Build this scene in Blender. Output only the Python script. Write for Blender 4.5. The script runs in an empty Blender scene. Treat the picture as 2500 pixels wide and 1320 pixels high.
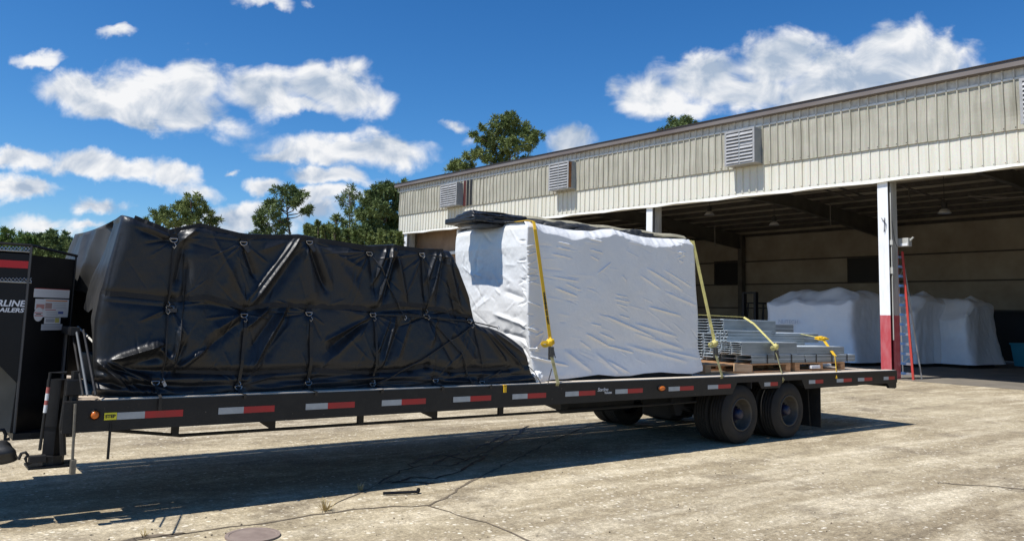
import bpy, bmesh, math, random
import numpy as np
from mathutils import Vector, Matrix, noise as mnoise

S = bpy.context.scene
COL = S.collection
R = math.radians

# ------------------------------------------------------------------ camera
F, CX, CY = 1950.0, 1250.0, 560.0          # focal length and principal point, in pixels of a 2500 x 1320 frame
PITCH, ROLL, YAW = R(6.2), R(1.6), R(52.5)
CAM = Vector((-1.05, -6.66, 1.60))
MROT = Matrix.Rotation(YAW - math.pi/2, 3, 'Z') @ Matrix.Rotation(math.pi/2 + PITCH, 3, 'X') @ Matrix.Rotation(ROLL, 3, 'Z')
cd = bpy.data.cameras.new('camera')
cam = bpy.data.objects.new('camera', cd); COL.objects.link(cam)
cam.matrix_world = Matrix.Translation(CAM) @ MROT.to_4x4()
cd.sensor_width = 36.0; cd.lens = F/2500*36.0
cd.shift_y = (CY - 660.0)/2500.0
cd.clip_start = 0.05; cd.clip_end = 3000
S.camera = cam

def ray(px, py): return MROT @ Vector(((px-CX)/F, -(py-CY)/F, -1.0))
def onx(px, py, x): d = ray(px, py); return CAM + d*((x-CAM.x)/d.x)
def ony(px, py, y): d = ray(px, py); return CAM + d*((y-CAM.y)/d.y)
def onz(px, py, z=0.0): d = ray(px, py); return CAM + d*((z-CAM.z)/d.z)

# ------------------------------------------------------------------ world and sun
SUN_DIR = Vector((-0.487, 0.05, 0.872)).normalized()
w = bpy.data.worlds.new('World'); S.world = w; w.use_nodes = True
NT = w.node_tree; NT.nodes.clear()
def wn(t, **kw):
    n = NT.nodes.new(t)
    for k, v in kw.items(): setattr(n, k, v)
    return n
WL = NT.links.new
sky = wn('ShaderNodeTexSky', sky_type='NISHITA', sun_disc=False)
sky.sun_elevation = math.asin(SUN_DIR.z); sky.sun_rotation = math.atan2(SUN_DIR.x, SUN_DIR.y)
sky.altitude = 50; sky.air_density = 1.0; sky.dust_density = 0.25; sky.ozone_density = 2.2
def wmath(op, a, b=None, c=None, clamp=False):
    n = wn('ShaderNodeMath', operation=op); n.use_clamp = clamp
    for i, v in enumerate((a, b, c)):
        if v is None: continue
        if hasattr(v, 'is_linked') or isinstance(v, bpy.types.NodeSocket): WL(v, n.inputs[i])
        else: n.inputs[i].default_value = v
    return n.outputs[0]
tc = wn('ShaderNodeTexCoord')
# sky coordinates: the sky seen along a fixed compass bearing, cumulus placed on it
def wdot(v):
    n = wn('ShaderNodeVectorMath', operation='DOT_PRODUCT'); WL(tc.outputs['Generated'], n.inputs[0]); n.inputs[1].default_value = v; return n.outputs['Value']
SKY_R, SKY_G, SKY_B = 0.2192, 0.5944, 0.9761
fx, fy, fz = (MROT @ Vector((1, 0, 0))), (MROT @ Vector((0, 1, 0))), (MROT @ Vector((0, 0, -1)))
dz = wmath('MAXIMUM', wdot(fz), 0.05)
U = wmath('DIVIDE', wdot(fx), dz); V = wmath('DIVIDE', wdot(fy), dz)
uv = wn('ShaderNodeCombineXYZ'); WL(U, uv.inputs[0]); WL(V, uv.inputs[1])
# warp so that the outlines billow
nz = wn('ShaderNodeTexNoise', noise_dimensions='2D'); nz.inputs['Scale'].default_value = 11; nz.inputs['Detail'].default_value = 5; nz.inputs['Roughness'].default_value = 0.6
WL(uv.outputs[0], nz.inputs['Vector'])
sub = wn('ShaderNodeVectorMath', operation='SUBTRACT'); WL(nz.outputs['Color'], sub.inputs[0]); sub.inputs[1].default_value = (0.5, 0.5, 0.5)
scl = wn('ShaderNodeVectorMath', operation='SCALE'); WL(sub.outputs[0], scl.inputs[0]); scl.inputs['Scale'].default_value = 0.048
wuv = wn('ShaderNodeVectorMath', operation='ADD'); WL(uv.outputs[0], wuv.inputs[0]); WL(scl.outputs[0], wuv.inputs[1])
# clouds: centre x, y, half width, half height, tilt (degrees), strength
CL = [
 (190,225,125,55,-8,1),(330,232,170,80,0,1.1),(470,205,110,75,20,1),(420,270,180,55,-12,1),(270,265,190,42,-16,1),(345,300,85,26,-20,.85),
 (640,225,130,62,0,1),(790,210,130,62,0,1.05),(860,240,110,55,-10,1),(720,258,120,24,-4,.7),
 (60,385,110,22,3,.7),(230,405,150,34,-5,1),(330,415,100,28,-3,.9),(432,425,70,42,-10,1),(480,462,60,22,0,.55),
 (55,462,115,34,0,.95),(235,503,100,24,0,.75),(100,545,120,34,0,.75),(210,548,60,14,0,.6),
 (855,372,200,40,-4,.95),(950,375,110,50,-8,.95),(800,425,140,27,-4,.95),(650,455,65,26,0,.9),(715,378,100,20,2,.8),
 (580,530,90,40,0,.85),(790,475,100,28,0,.75),(770,530,90,50,0,.6),(540,560,130,24,0,.55),(575,420,34,12,0,.7),
 (285,82,55,15,-4,.6),(85,136,62,19,4,.72),(650,5,75,26,0,.9),(1100,312,38,17,0,.55),(1140,345,30,24,0,.4),(760,5,30,14,0,.45),
 (1375,340,85,46,0,1),(1600,240,110,60,-6,1),(1720,190,120,65,5,1),(1900,140,130,75,8,1.1),(2050,170,160,75,-4,1),(2180,110,95,75,0,1.1),
 (2290,140,90,62,-12,1),(1800,225,200,55,0,1),(2030,215,230,55,6,.95),(2340,128,50,34,30,.6),(1665,268,130,26,-5,.8),(1510,215,28,30,20,.5),
 (2480,640,150,40,0,.6),(-150,200,120,50,0,.9),(2700,60,160,60,0,.9),(-200,480,200,40,0,.9)]
mask = None
for (px, py, rx_, ry_, rot, st) in CL:
    mp = wn('ShaderNodeMapping', vector_type='TEXTURE')
    mp.inputs['Location'].default_value = ((px-CX)/F, -(py-CY)/F, 0)
    mp.inputs['Rotation'].default_value = (0, 0, R(rot))
    mp.inputs['Scale'].default_value = (rx_/F*1.07, ry_/F*1.06, 1)
    WL(wuv.outputs[0], mp.inputs['Vector'])
    ln = wn('ShaderNodeVectorMath', operation='LENGTH'); WL(mp.outputs[0], ln.inputs[0])
    m = wmath('MULTIPLY_ADD', ln.outputs['Value'], -st, st)
    mask = m if mask is None else wmath('SMOOTH_MAX', mask, m, 0.18)
def wnoise(vec, scale, detail, rough, dist=0.0):
    n = wn('ShaderNodeTexNoise', noise_dimensions='2D'); n.inputs['Scale'].default_value = scale; n.inputs['Detail'].default_value = detail
    n.inputs['Roughness'].default_value = rough; n.inputs['Distortion'].default_value = dist
    WL(vec, n.inputs['Vector']); return n.outputs['Fac']
st_ = wn('ShaderNodeMapping'); st_.inputs['Scale'].default_value = (1, 1.45, 1); WL(uv.outputs[0], st_.inputs['Vector'])
off = wn('ShaderNodeVectorMath', operation='ADD'); WL(st_.outputs[0], off.inputs[0]); off.inputs[1].default_value = (-0.008, 0.022, 0)
n1 = wnoise(st_.outputs[0], 15, 9, 0.53, 0.35)
n2 = wnoise(off.outputs[0], 15, 9, 0.53, 0.35)
n3 = wnoise(st_.outputs[0], 6.0, 3, 0.5)
n4 = wnoise(off.outputs[0], 7.5, 5, 0.45, 0.3)
den = wmath('ADD', wmath('MULTIPLY', mask, 1.25), wmath('MULTIPLY_ADD', n1, 1.5, -0.80))
den = wmath('ADD', den, wmath('MULTIPLY_ADD', n3, 0.45, -0.22))
al = wn('ShaderNodeMapRange', interpolation_type='SMOOTHSTEP'); WL(den, al.inputs['Value']); al.inputs['From Min'].default_value = -0.10; al.inputs['From Max'].default_value = 0.62
# lit side of each billow: density falls off towards the sun
lit = wmath('ADD', wmath('MULTIPLY', wmath('SUBTRACT', n1, n2), 1.35), wmath('MULTIPLY', wmath('SUBTRACT', n4, 0.5), 0.95))
thick = wmath('MULTIPLY', wmath('MINIMUM', wmath('MAXIMUM', den, 0.0), 1.3), 0.20)
br = wmath('ADD', wmath('SUBTRACT', 0.93, thick), lit)
cr = wn('ShaderNodeValToRGB'); WL(br, cr.inputs[0])
cr.color_ramp.elements[0].position = 0.50; cr.color_ramp.elements[0].color = (0.42, 0.52, 0.67, 1)
cr.color_ramp.elements[1].position = 1.0; cr.color_ramp.elements[1].color = (0.97, 0.98, 1.0, 1)
cg = wn('ShaderNodeVectorMath', operation='SCALE'); WL(cr.outputs[0], cg.inputs[0]); cg.inputs['Scale'].default_value = 9.6
ssp = wn('ShaderNodeSeparateColor'); WL(sky.outputs[0], ssp.inputs[0])
tint = wn('ShaderNodeCombineColor')
for ch, (k, p) in enumerate(((SKY_R, 1.75), (SKY_G, 1.30), (SKY_B, 1.17))): WL(wmath('MULTIPLY', wmath('POWER', ssp.outputs[ch], p), k), tint.inputs[ch])
mx = wn('ShaderNodeMix', data_type='RGBA'); WL(al.outputs[0], mx.inputs['Factor']); WL(tint.outputs[0], mx.inputs['A']); WL(cg.outputs[0], mx.inputs['B'])
bg = wn('ShaderNodeBackground'); bg.inputs['Strength'].default_value = 0.086; WL(mx.outputs['Result'], bg.inputs['Color'])
wo = wn('ShaderNodeOutputWorld'); WL(bg.outputs[0], wo.inputs[0])

sl = bpy.data.lights.new('sun', 'SUN'); sl.energy = 5.0; sl.angle = R(0.53); sl.color = (1.0, 0.965, 0.905)
so = bpy.data.objects.new('sun', sl); COL.objects.link(so)
so.rotation_euler = SUN_DIR.to_track_quat('Z', 'Y').to_euler(); so.location = (0, 0, 40)
S.view_settings.view_transform = 'Standard'; S.view_settings.look = 'None'; S.view_settings.gamma = 1; S.view_settings.exposure = 0.2
S.cycles.max_bounces = 7; S.cycles.transparent_max_bounces = 8

# ------------------------------------------------------------------ materials
MATS = {}
def mat(name, col, rough=0.6, metal=0.0, col2=None, nscale=4.0, bump=0.0, bscale=30.0, spec=0.5, stretch=(1,1,1), ramp=(0.35,0.65), detail=5, rvar=0.0, sss=0, coat=0.0, extra=None):
    if name in MATS: return MATS[name]
    m = bpy.data.materials.new(name); m.use_nodes = True; nt = m.node_tree; b = nt.nodes['Principled BSDF']
    L = nt.links.new
    def N(t, **k):
        n = nt.nodes.new(t)
        for kk, v in k.items(): setattr(n, kk, v)
        return n
    b.inputs['Roughness'].default_value = rough; b.inputs['Metallic'].default_value = metal; b.inputs['Specular IOR Level'].default_value = spec
    if coat: b.inputs['Coat Weight'].default_value = coat; b.inputs['Coat Roughness'].default_value = 0.25
    t = N('ShaderNodeTexCoord'); mp = N('ShaderNodeMapping'); mp.inputs['Scale'].default_value = stretch; L(t.outputs['Object'], mp.inputs['Vector'])
    b.inputs['Base Color'].default_value = (*col, 1)
    if col2:
        n = N('ShaderNodeTexNoise'); n.inputs['Scale'].default_value = nscale; n.inputs['Detail'].default_value = detail; n.inputs['Roughness'].default_value = 0.62; L(mp.outputs[0], n.inputs['Vector'])
        r = N('ShaderNodeValToRGB'); r.color_ramp.elements[0].position = ramp[0]; r.color_ramp.elements[1].position = ramp[1]
        r.color_ramp.elements[0].color = (*col, 1); r.color_ramp.elements[1].color = (*col2, 1); L(n.outputs['Fac'], r.inputs[0]); L(r.outputs[0], b.inputs['Base Color'])
        if rvar:
            mm = N('ShaderNodeMapRange'); L(n.outputs['Fac'], mm.inputs['Value']); mm.inputs['From Min'].default_value = .3; mm.inputs['From Max'].default_value = .7
            mm.inputs['To Min'].default_value = max(0.02, rough-rvar); mm.inputs['To Max'].default_value = min(1, rough+rvar); L(mm.outputs[0], b.inputs['Roughness'])
    if bump:
        n = N('ShaderNodeTexNoise'); n.inputs['Scale'].default_value = bscale; n.inputs['Detail'].default_value = 5; L(mp.outputs[0], n.inputs['Vector'])
        bp = N('ShaderNodeBump'); bp.inputs['Strength'].default_value = bump; bp.inputs['Distance'].default_value = 0.02; L(n.outputs['Fac'], bp.inputs['Height']); L(bp.outputs[0], b.inputs['Normal'])
    if extra: extra(nt, b, N, L, mp, t)
    MATS[name] = m; return m

def _chips(nt, b, N, L, mp, t):
    n = N('ShaderNodeTexNoise'); n.inputs['Scale'].default_value = 38; n.inputs['Detail'].default_value = 3; L(t.outputs['Object'], n.inputs['Vector'])
    r_ = N('ShaderNodeValToRGB'); r_.color_ramp.elements[0].position = .70; r_.color_ramp.elements[1].position = .74; L(n.outputs['Fac'], r_.inputs[0])
    src_ = b.inputs['Base Color'].links[0].from_socket; m_ = N('ShaderNodeMix', data_type='RGBA'); L(r_.outputs[0], m_.inputs['Factor']); L(src_, m_.inputs['A']); m_.inputs['B'].default_value = (.13,.11,.09,1); L(m_.outputs['Result'], b.inputs['Base Color'])
black_paint = mat('black_paint', (0.006,0.0065,0.008), 0.42, col2=(0.012,0.012,0.013), nscale=3, bump=0.05, bscale=60, rvar=.08, spec=.25)
frame_paint = mat('frame_paint', (0.009,0.009,0.010), 0.5, col2=(0.026,0.024,0.021), nscale=5, bump=0.08, bscale=40, rvar=.1, ramp=(.45,.75), spec=.35, extra=lambda *a: _chips(*a))
dark_under = mat('underbody_paint', (0.008,0.008,0.009), 0.7, col2=(0.02,0.018,0.016), nscale=4)
vinyl = mat('tarp_vinyl', (0.008,0.009,0.011), 0.42, col2=(0.019,0.0195,0.021), nscale=2.2, bump=0.16, bscale=38, rvar=.10, spec=.45, ramp=(.40,.72), stretch=(1,1,.6))
vinyl_dusty = mat('tarp_vinyl_dusty', (0.016,0.017,0.018), 0.5, col2=(0.06,0.057,0.052), nscale=1.3, bump=0.12, bscale=22, rvar=.1, stretch=(1,1,.45), ramp=(.4,.7))
webbing = mat('webbing', (0.006,0.006,0.007), 0.7, col2=(0.012,0.012,0.013), nscale=12)
rubber = mat('rubber', (0.008,0.008,0.008), 0.55, col2=(0.018,0.017,0.016), nscale=8)
steel = mat('bare_steel', (0.45,0.45,0.44), 0.35, 0.9, col2=(0.25,0.24,0.22), nscale=9)
wrap = mat('shrink_wrap', (0.80,0.795,0.775), 0.28, col2=(0.73,0.73,0.715), nscale=1.2, bump=0.12, bscale=14, rvar=.06, spec=.45)
wrap2 = mat('shrink_wrap_indoor', (0.86,0.87,0.90), 0.34, col2=(0.78,0.79,0.83), nscale=1.0, bump=0.2, bscale=6, spec=.45)
wood = mat('pallet_wood', (0.62,0.35,0.17), 0.75, col2=(0.38,0.20,0.09), nscale=6, bump=.15, bscale=30, stretch=(.6,6,6))
deck_wood = mat('deck_planks', (0.55,0.46,0.36), 0.8, col2=(0.30,0.24,0.18), nscale=5, bump=.2, bscale=24, stretch=(.5,5,5))
galv = mat('galvanised_steel', (0.62,0.68,0.72), 0.42, 0.25, col2=(0.44,0.50,0.54), nscale=7, bump=.04, bscale=50, stretch=(.4,2,2), rvar=.12)
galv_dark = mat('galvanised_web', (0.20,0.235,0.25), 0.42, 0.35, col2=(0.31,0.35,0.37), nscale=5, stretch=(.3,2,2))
yellow = mat('yellow_webbing', (0.80,0.50,0.015), 0.65, col2=(0.72,0.42,0.02), nscale=14, bump=.1, bscale=120)
yellow_old = mat('faded_yellow_webbing', (0.68,0.60,0.20), 0.75, col2=(0.45,0.40,0.16), nscale=12, bump=.1, bscale=100)
strap_grimy = mat('grimy_webbing', (0.16,0.15,0.07), 0.8, col2=(0.34,0.31,0.15), nscale=18)
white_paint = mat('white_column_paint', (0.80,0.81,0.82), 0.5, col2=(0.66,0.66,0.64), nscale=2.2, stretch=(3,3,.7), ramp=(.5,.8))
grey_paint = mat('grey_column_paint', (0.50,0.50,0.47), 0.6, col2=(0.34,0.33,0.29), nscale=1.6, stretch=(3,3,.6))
red_paint = mat('red_column_paint', (0.42,0.05,0.06), 0.55, col2=(0.50,0.16,0.17), nscale=2.5, stretch=(3,3,.8), ramp=(.4,.8))
reflect_red = mat('reflective_red', (0.42,0.012,0.015), 0.4, col2=(0.33,0.02,0.02), nscale=8)
reflect_white = mat('reflective_white', (0.42,0.45,0.46), 0.4, col2=(0.34,0.36,0.37), nscale=9)
sticker_white = mat('sticker_white', (0.72,0.73,0.74), 0.5)
text_white = mat('lettering_white', (0.75,0.76,0.78), 0.5)
text_black = mat('lettering_black', (0.01,0.01,0.01), 0.5)
text_blue = mat('printing_blue', (0.50,0.54,0.64), 0.5)
red_plain = mat('red_stripe', (0.55,0.012,0.016), 0.45)
orange_plain = mat('orange_stripe', (0.75,0.25,0.03), 0.5)
amber = mat('amber_lens', (0.65,0.16,0.02), 0.25)
red_fiber = mat('red_fibreglass', (0.50,0.035,0.025), 0.5, col2=(0.40,0.05,0.03), nscale=5)
aluminium = mat('aluminium', (0.65,0.66,0.68), 0.35, 0.8)
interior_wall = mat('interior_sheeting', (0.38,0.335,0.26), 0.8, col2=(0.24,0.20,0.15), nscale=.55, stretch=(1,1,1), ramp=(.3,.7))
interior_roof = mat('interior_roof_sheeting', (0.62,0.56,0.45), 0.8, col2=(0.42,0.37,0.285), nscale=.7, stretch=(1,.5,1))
purlin_m = mat('purlin_paint', (0.07,0.06,0.05), 0.7, col2=(0.035,0.03,0.026), nscale=3)
rafter_m = mat('rafter_paint', (0.13,0.12,0.10), 0.7, col2=(0.08,0.072,0.06), nscale=1.2)
dark_void = mat('dark_opening', (0.012,0.012,0.013), 0.6)  # near-black colour stands for the unlit depth of openings and holes
eave_m = mat('eave_trim_brown', (0.125,0.10,0.088), 0.5, col2=(0.17,0.15,0.135), nscale=1.0, stretch=(1,.3,1))
louv_m = mat('louvre_metal', (0.37,0.37,0.375), 0.5, col2=(0.28,0.28,0.275), nscale=4)
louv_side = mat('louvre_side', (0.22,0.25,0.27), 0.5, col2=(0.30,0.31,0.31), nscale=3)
rust = mat('rusty_liner', (0.33,0.15,0.05), 0.8, col2=(0.14,0.045,0.02), nscale=5)
oxblood = mat('oxblood_liner', (0.07,0.012,0.012), 0.7)
bark = mat('pine_bark', (0.16,0.115,0.085), 0.9, col2=(0.09,0.065,0.05), nscale=6, stretch=(1,1,.3))
teal = mat('teal_plastic', (0.02,0.22,0.32), 0.5)
tyre_m = mat('tyre_rubber', (0.010,0.009,0.008), 0.8, col2=(0.030,0.025,0.018), nscale=3, bump=.1, bscale=40, ramp=(.35,.75))
rim_m = mat('rim_blue_black', (0.006,0.009,0.035), 0.45, col2=(0.035,0.03,0.03), nscale=9, ramp=(.5,.85))
rim_grey = mat('rim_flange', (0.035,0.033,0.030), 0.6, .1, col2=(.075,.065,.05), nscale=7)
fork_m = mat('forklift_dark', (0.03,0.03,0.035), 0.6)

def weathered(name, base, dirt, streak, lo=.42, hi=.72):
    def ex(nt, b, N, L, mp, t):
        m2 = N('ShaderNodeMapping'); m2.inputs['Scale'].default_value = (1, 5.5, .35); L(t.outputs['Object'], m2.inputs['Vector'])
        n = N('ShaderNodeTexNoise'); n.inputs['Scale'].default_value = 1.5; n.inputs['Detail'].default_value = 8; n.inputs['Roughness'].default_value = .72; L(m2.outputs[0], n.inputs['Vector'])
        r = N('ShaderNodeValToRGB'); r.color_ramp.elements[0].position = lo; r.color_ramp.elements[1].position = hi
        r.color_ramp.elements[0].color = (*base, 1); r.color_ramp.elements[1].color = (*dirt, 1); L(n.outputs['Fac'], r.inputs[0])
        n2 = N('ShaderNodeTexNoise'); n2.inputs['Scale'].default_value = 26; n2.inputs['Detail'].default_value = 4; L(t.outputs['Object'], n2.inputs['Vector'])
        m3 = N('ShaderNodeMix', data_type='RGBA', blend_type='MULTIPLY'); m3.inputs['Factor'].default_value = .35; L(r.outputs[0], m3.inputs['A']); L(n2.outputs['Color'], m3.inputs['B'])
        n4 = N('ShaderNodeTexNoise'); n4.inputs['Scale'].default_value = .55; n4.inputs['Detail'].default_value = 6; n4.inputs['Roughness'].default_value = .6; L(m2.outputs[0], n4.inputs['Vector'])
        r4 = N('ShaderNodeValToRGB'); r4.color_ramp.elements[0].position = .54; r4.color_ramp.elements[1].position = .76
        r4.color_ramp.elements[0].color = (0,0,0,1); r4.color_ramp.elements[1].color = (1,1,1,1); L(n4.outputs['Fac'], r4.inputs[0])
        m5 = N('ShaderNodeMix', data_type='RGBA'); L(r4.outputs[0], m5.inputs['Factor']); L(m3.outputs['Result'], m5.inputs['A']); m5.inputs['B'].default_value = (*streak, 1)
        L(m5.outputs['Result'], b.inputs['Base Color'])
    return mat(name, base, .6, extra=ex)
panel_grey = weathered('weathered_panel', (0.55,0.53,0.44), (0.36,0.34,0.265), (0.21,0.195,0.145), .34, .72)
panel_cream = weathered('cream_panel', (0.80,0.78,0.68), (0.68,0.64,0.50), (0.56,0.51,0.38), .45, .8)
trim_white = mat('white_trim', (0.78,0.77,0.72), .55, col2=(0.62,0.60,0.53), nscale=2)
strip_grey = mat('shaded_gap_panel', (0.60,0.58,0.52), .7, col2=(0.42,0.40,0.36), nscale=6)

def foliage(name, c1, c2):
    def ex(nt, b, N, L, mp, t):
        n = N('ShaderNodeTexNoise'); n.inputs['Scale'].default_value = .9; n.inputs['Detail'].default_value = 4; L(t.outputs['Object'], n.inputs['Vector'])
        r = N('ShaderNodeValToRGB'); r.color_ramp.elements[0].position = .38; r.color_ramp.elements[1].position = .62
        r.color_ramp.elements[0].color = (*c1, 1); r.color_ramp.elements[1].color = (*c2, 1); L(n.outputs['Fac'], r.inputs[0]); L(r.outputs[0], b.inputs['Base Color'])
    return mat(name, c1, .7, extra=ex, spec=.2)
pine_a = foliage('pine_needles', (0.09,0.125,0.035), (0.21,0.25,0.085))
pine_b = foliage('deep_pine_needles', (0.070,0.105,0.036), (0.155,0.20,0.07))
pine_c = foliage('sunlit_leaves', (0.08,0.14,0.03), (0.16,0.21,0.06))  # brighter green: sunlight on part of the far wood is put into the colour
dry_grass = mat('dry_grass', (0.42,0.32,0.14), .8)

def ground_ex(nt, b, N, L, mp, t):
    co = t.outputs['Object']
    def noise(s, d=6, r=.6, vec=co):
        n = N('ShaderNodeTexNoise'); n.inputs['Scale'].default_value = s; n.inputs['Detail'].default_value = d; n.inputs['Roughness'].default_value = r; L(vec, n.inputs['Vector']); return n
    def ramp(src, a, c, ca, cb):
        r = N('ShaderNodeValToRGB'); r.color_ramp.elements[0].position = a; r.color_ramp.elements[1].position = c
        r.color_ramp.elements[0].color = (*ca, 1); r.color_ramp.elements[1].color = (*cb, 1); L(src, r.inputs[0]); return r.outputs[0]
    def mix(f, a, c, bt='MIX'):
        m = N('ShaderNodeMix', data_type='RGBA', blend_type=bt)
        for s, v in (('Factor', f), ('A', a), ('B', c)):
            if isinstance(v, (float, int)): m.inputs[s].default_value = v
            elif isinstance(v, tuple): m.inputs[s].default_value = (*v, 1)
            else: L(v, m.inputs[s])
        return m.outputs['Result']
    st = N('ShaderNodeMapping'); st.inputs['Scale'].default_value = (.45, 1, 1); st.inputs['Rotation'].default_value = (0, 0, R(-18)); L(co, st.inputs['Vector'])
    big = noise(.42, 8, .62, st.outputs[0]); base = ramp(big.outputs['Fac'], .34, .66, (.245,.195,.125), (.415,.350,.235))
    med = noise(1.9, 8, .7, st.outputs[0]); m2 = ramp(med.outputs['Fac'], .50, .66, (0,0,0), (1,1,1))
    base = mix(m2, base, mix(.65, base, (.60,.52,.375)))
    s2_ = N('ShaderNodeMapping'); s2_.inputs['Scale'].default_value = (.22, 1.5, 1); s2_.inputs['Rotation'].default_value = (0, 0, R(28)); L(co, s2_.inputs['Vector'])
    sw = noise(1.1, 7, .68, s2_.outputs[0]); base = mix(ramp(sw.outputs['Fac'], .50, .68, (0,0,0), (.85,.85,.85)), base, (.60,.525,.385))
    base = mix(ramp(sw.outputs['Fac'], .30, .44, (.7,.7,.7), (0,0,0)), base, (.150,.118,.080))
    dk = noise(.9, 7, .66); m3 = ramp(dk.outputs['Fac'], .53, .70, (0,0,0), (.75,.75,.75))
    base = mix(m3, base, (.145,.115,.080))
    fine = noise(34, 3, .6); base = mix(.55, base, ramp(fine.outputs['Fac'], .3, .7, (.45,.45,.45), (1.5,1.5,1.47)), 'MULTIPLY')
    mm = noise(8, 5, .72); base = mix(.8, base, ramp(mm.outputs['Fac'], .36, .64, (.74,.72,.70), (1.22,1.22,1.22)), 'MULTIPLY')
    mm2 = noise(90, 2, .6); base = mix(.6, base, ramp(mm2.outputs['Fac'], .3, .7, (.55,.55,.55), (1.45,1.45,1.45)), 'MULTIPLY')
    # exposed aggregate: pale pebbles, sparse dark ones
    v = N('ShaderNodeTexVoronoi'); v.inputs['Scale'].default_value = 23; v.inputs['Randomness'].default_value = 1; L(co, v.inputs['Vector'])
    sep = N('ShaderNodeSeparateColor'); L(v.outputs['Color'], sep.inputs[0])
    def mth(op, a, c):
        n = N('ShaderNodeMath', operation=op)
        for i, x in enumerate((a, c)):
            if isinstance(x, (float, int)): n.inputs[i].default_value = x
            else: L(x, n.inputs[i])
        if op == 'MULTIPLY_ADD': n.inputs[2].default_value = .25
        return n.outputs[0]
    size = mth('MULTIPLY', sep.outputs[1], .42)
    peb = mth('MULTIPLY', mth('LESS_THAN', v.outputs['Distance'], size), mth('GREATER_THAN', sep.outputs[0], .35))
    pm = noise(.6, 4); peb = mth('MULTIPLY', peb, ramp(pm.outputs['Fac'], .38, .6, (.25,.25,.25), (1,1,1)))
    base = mix(mth('MULTIPLY', peb, mth('MULTIPLY_ADD', sep.outputs[2], .75)), base, (.78,.71,.57))
    v2 = N('ShaderNodeTexVoronoi'); v2.inputs['Scale'].default_value = 15; L(co, v2.inputs['Vector']); sp2 = N('ShaderNodeSeparateColor'); L(v2.outputs['Color'], sp2.inputs[0])
    dpb = mth('MULTIPLY', mth('LESS_THAN', v2.outputs['Distance'], .2), mth('GREATER_THAN', sp2.outputs[0], .86))
    base = mix(mth('MULTIPLY', dpb, .6), base, (.10,.085,.065))
    L(base, b.inputs['Base Color'])
    bp = N('ShaderNodeBump'); bp.inputs['Strength'].default_value = .35; bp.inputs['Distance'].default_value = .012
    hh = mth('ADD', fine.outputs['Fac'], mth('MULTIPLY', peb, .5)); L(hh, bp.inputs['Height']); L(bp.outputs[0], b.inputs['Normal'])
concrete = mat('concrete_yard', (.3,.27,.2), .9, extra=ground_ex, spec=.25)
floor_m = mat('shaded_floor_concrete', (.13,.115,.095), .75, col2=(.20,.175,.14), nscale=.8)  # darker than the yard concrete: the shade of the bays is in the colour
crack_m = mat('crack_dirt', (.10,.078,.052), .95, col2=(.19,.15,.105), nscale=12)
tarline = mat('tar_sealant', (.012,.012,.012), .6)

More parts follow.
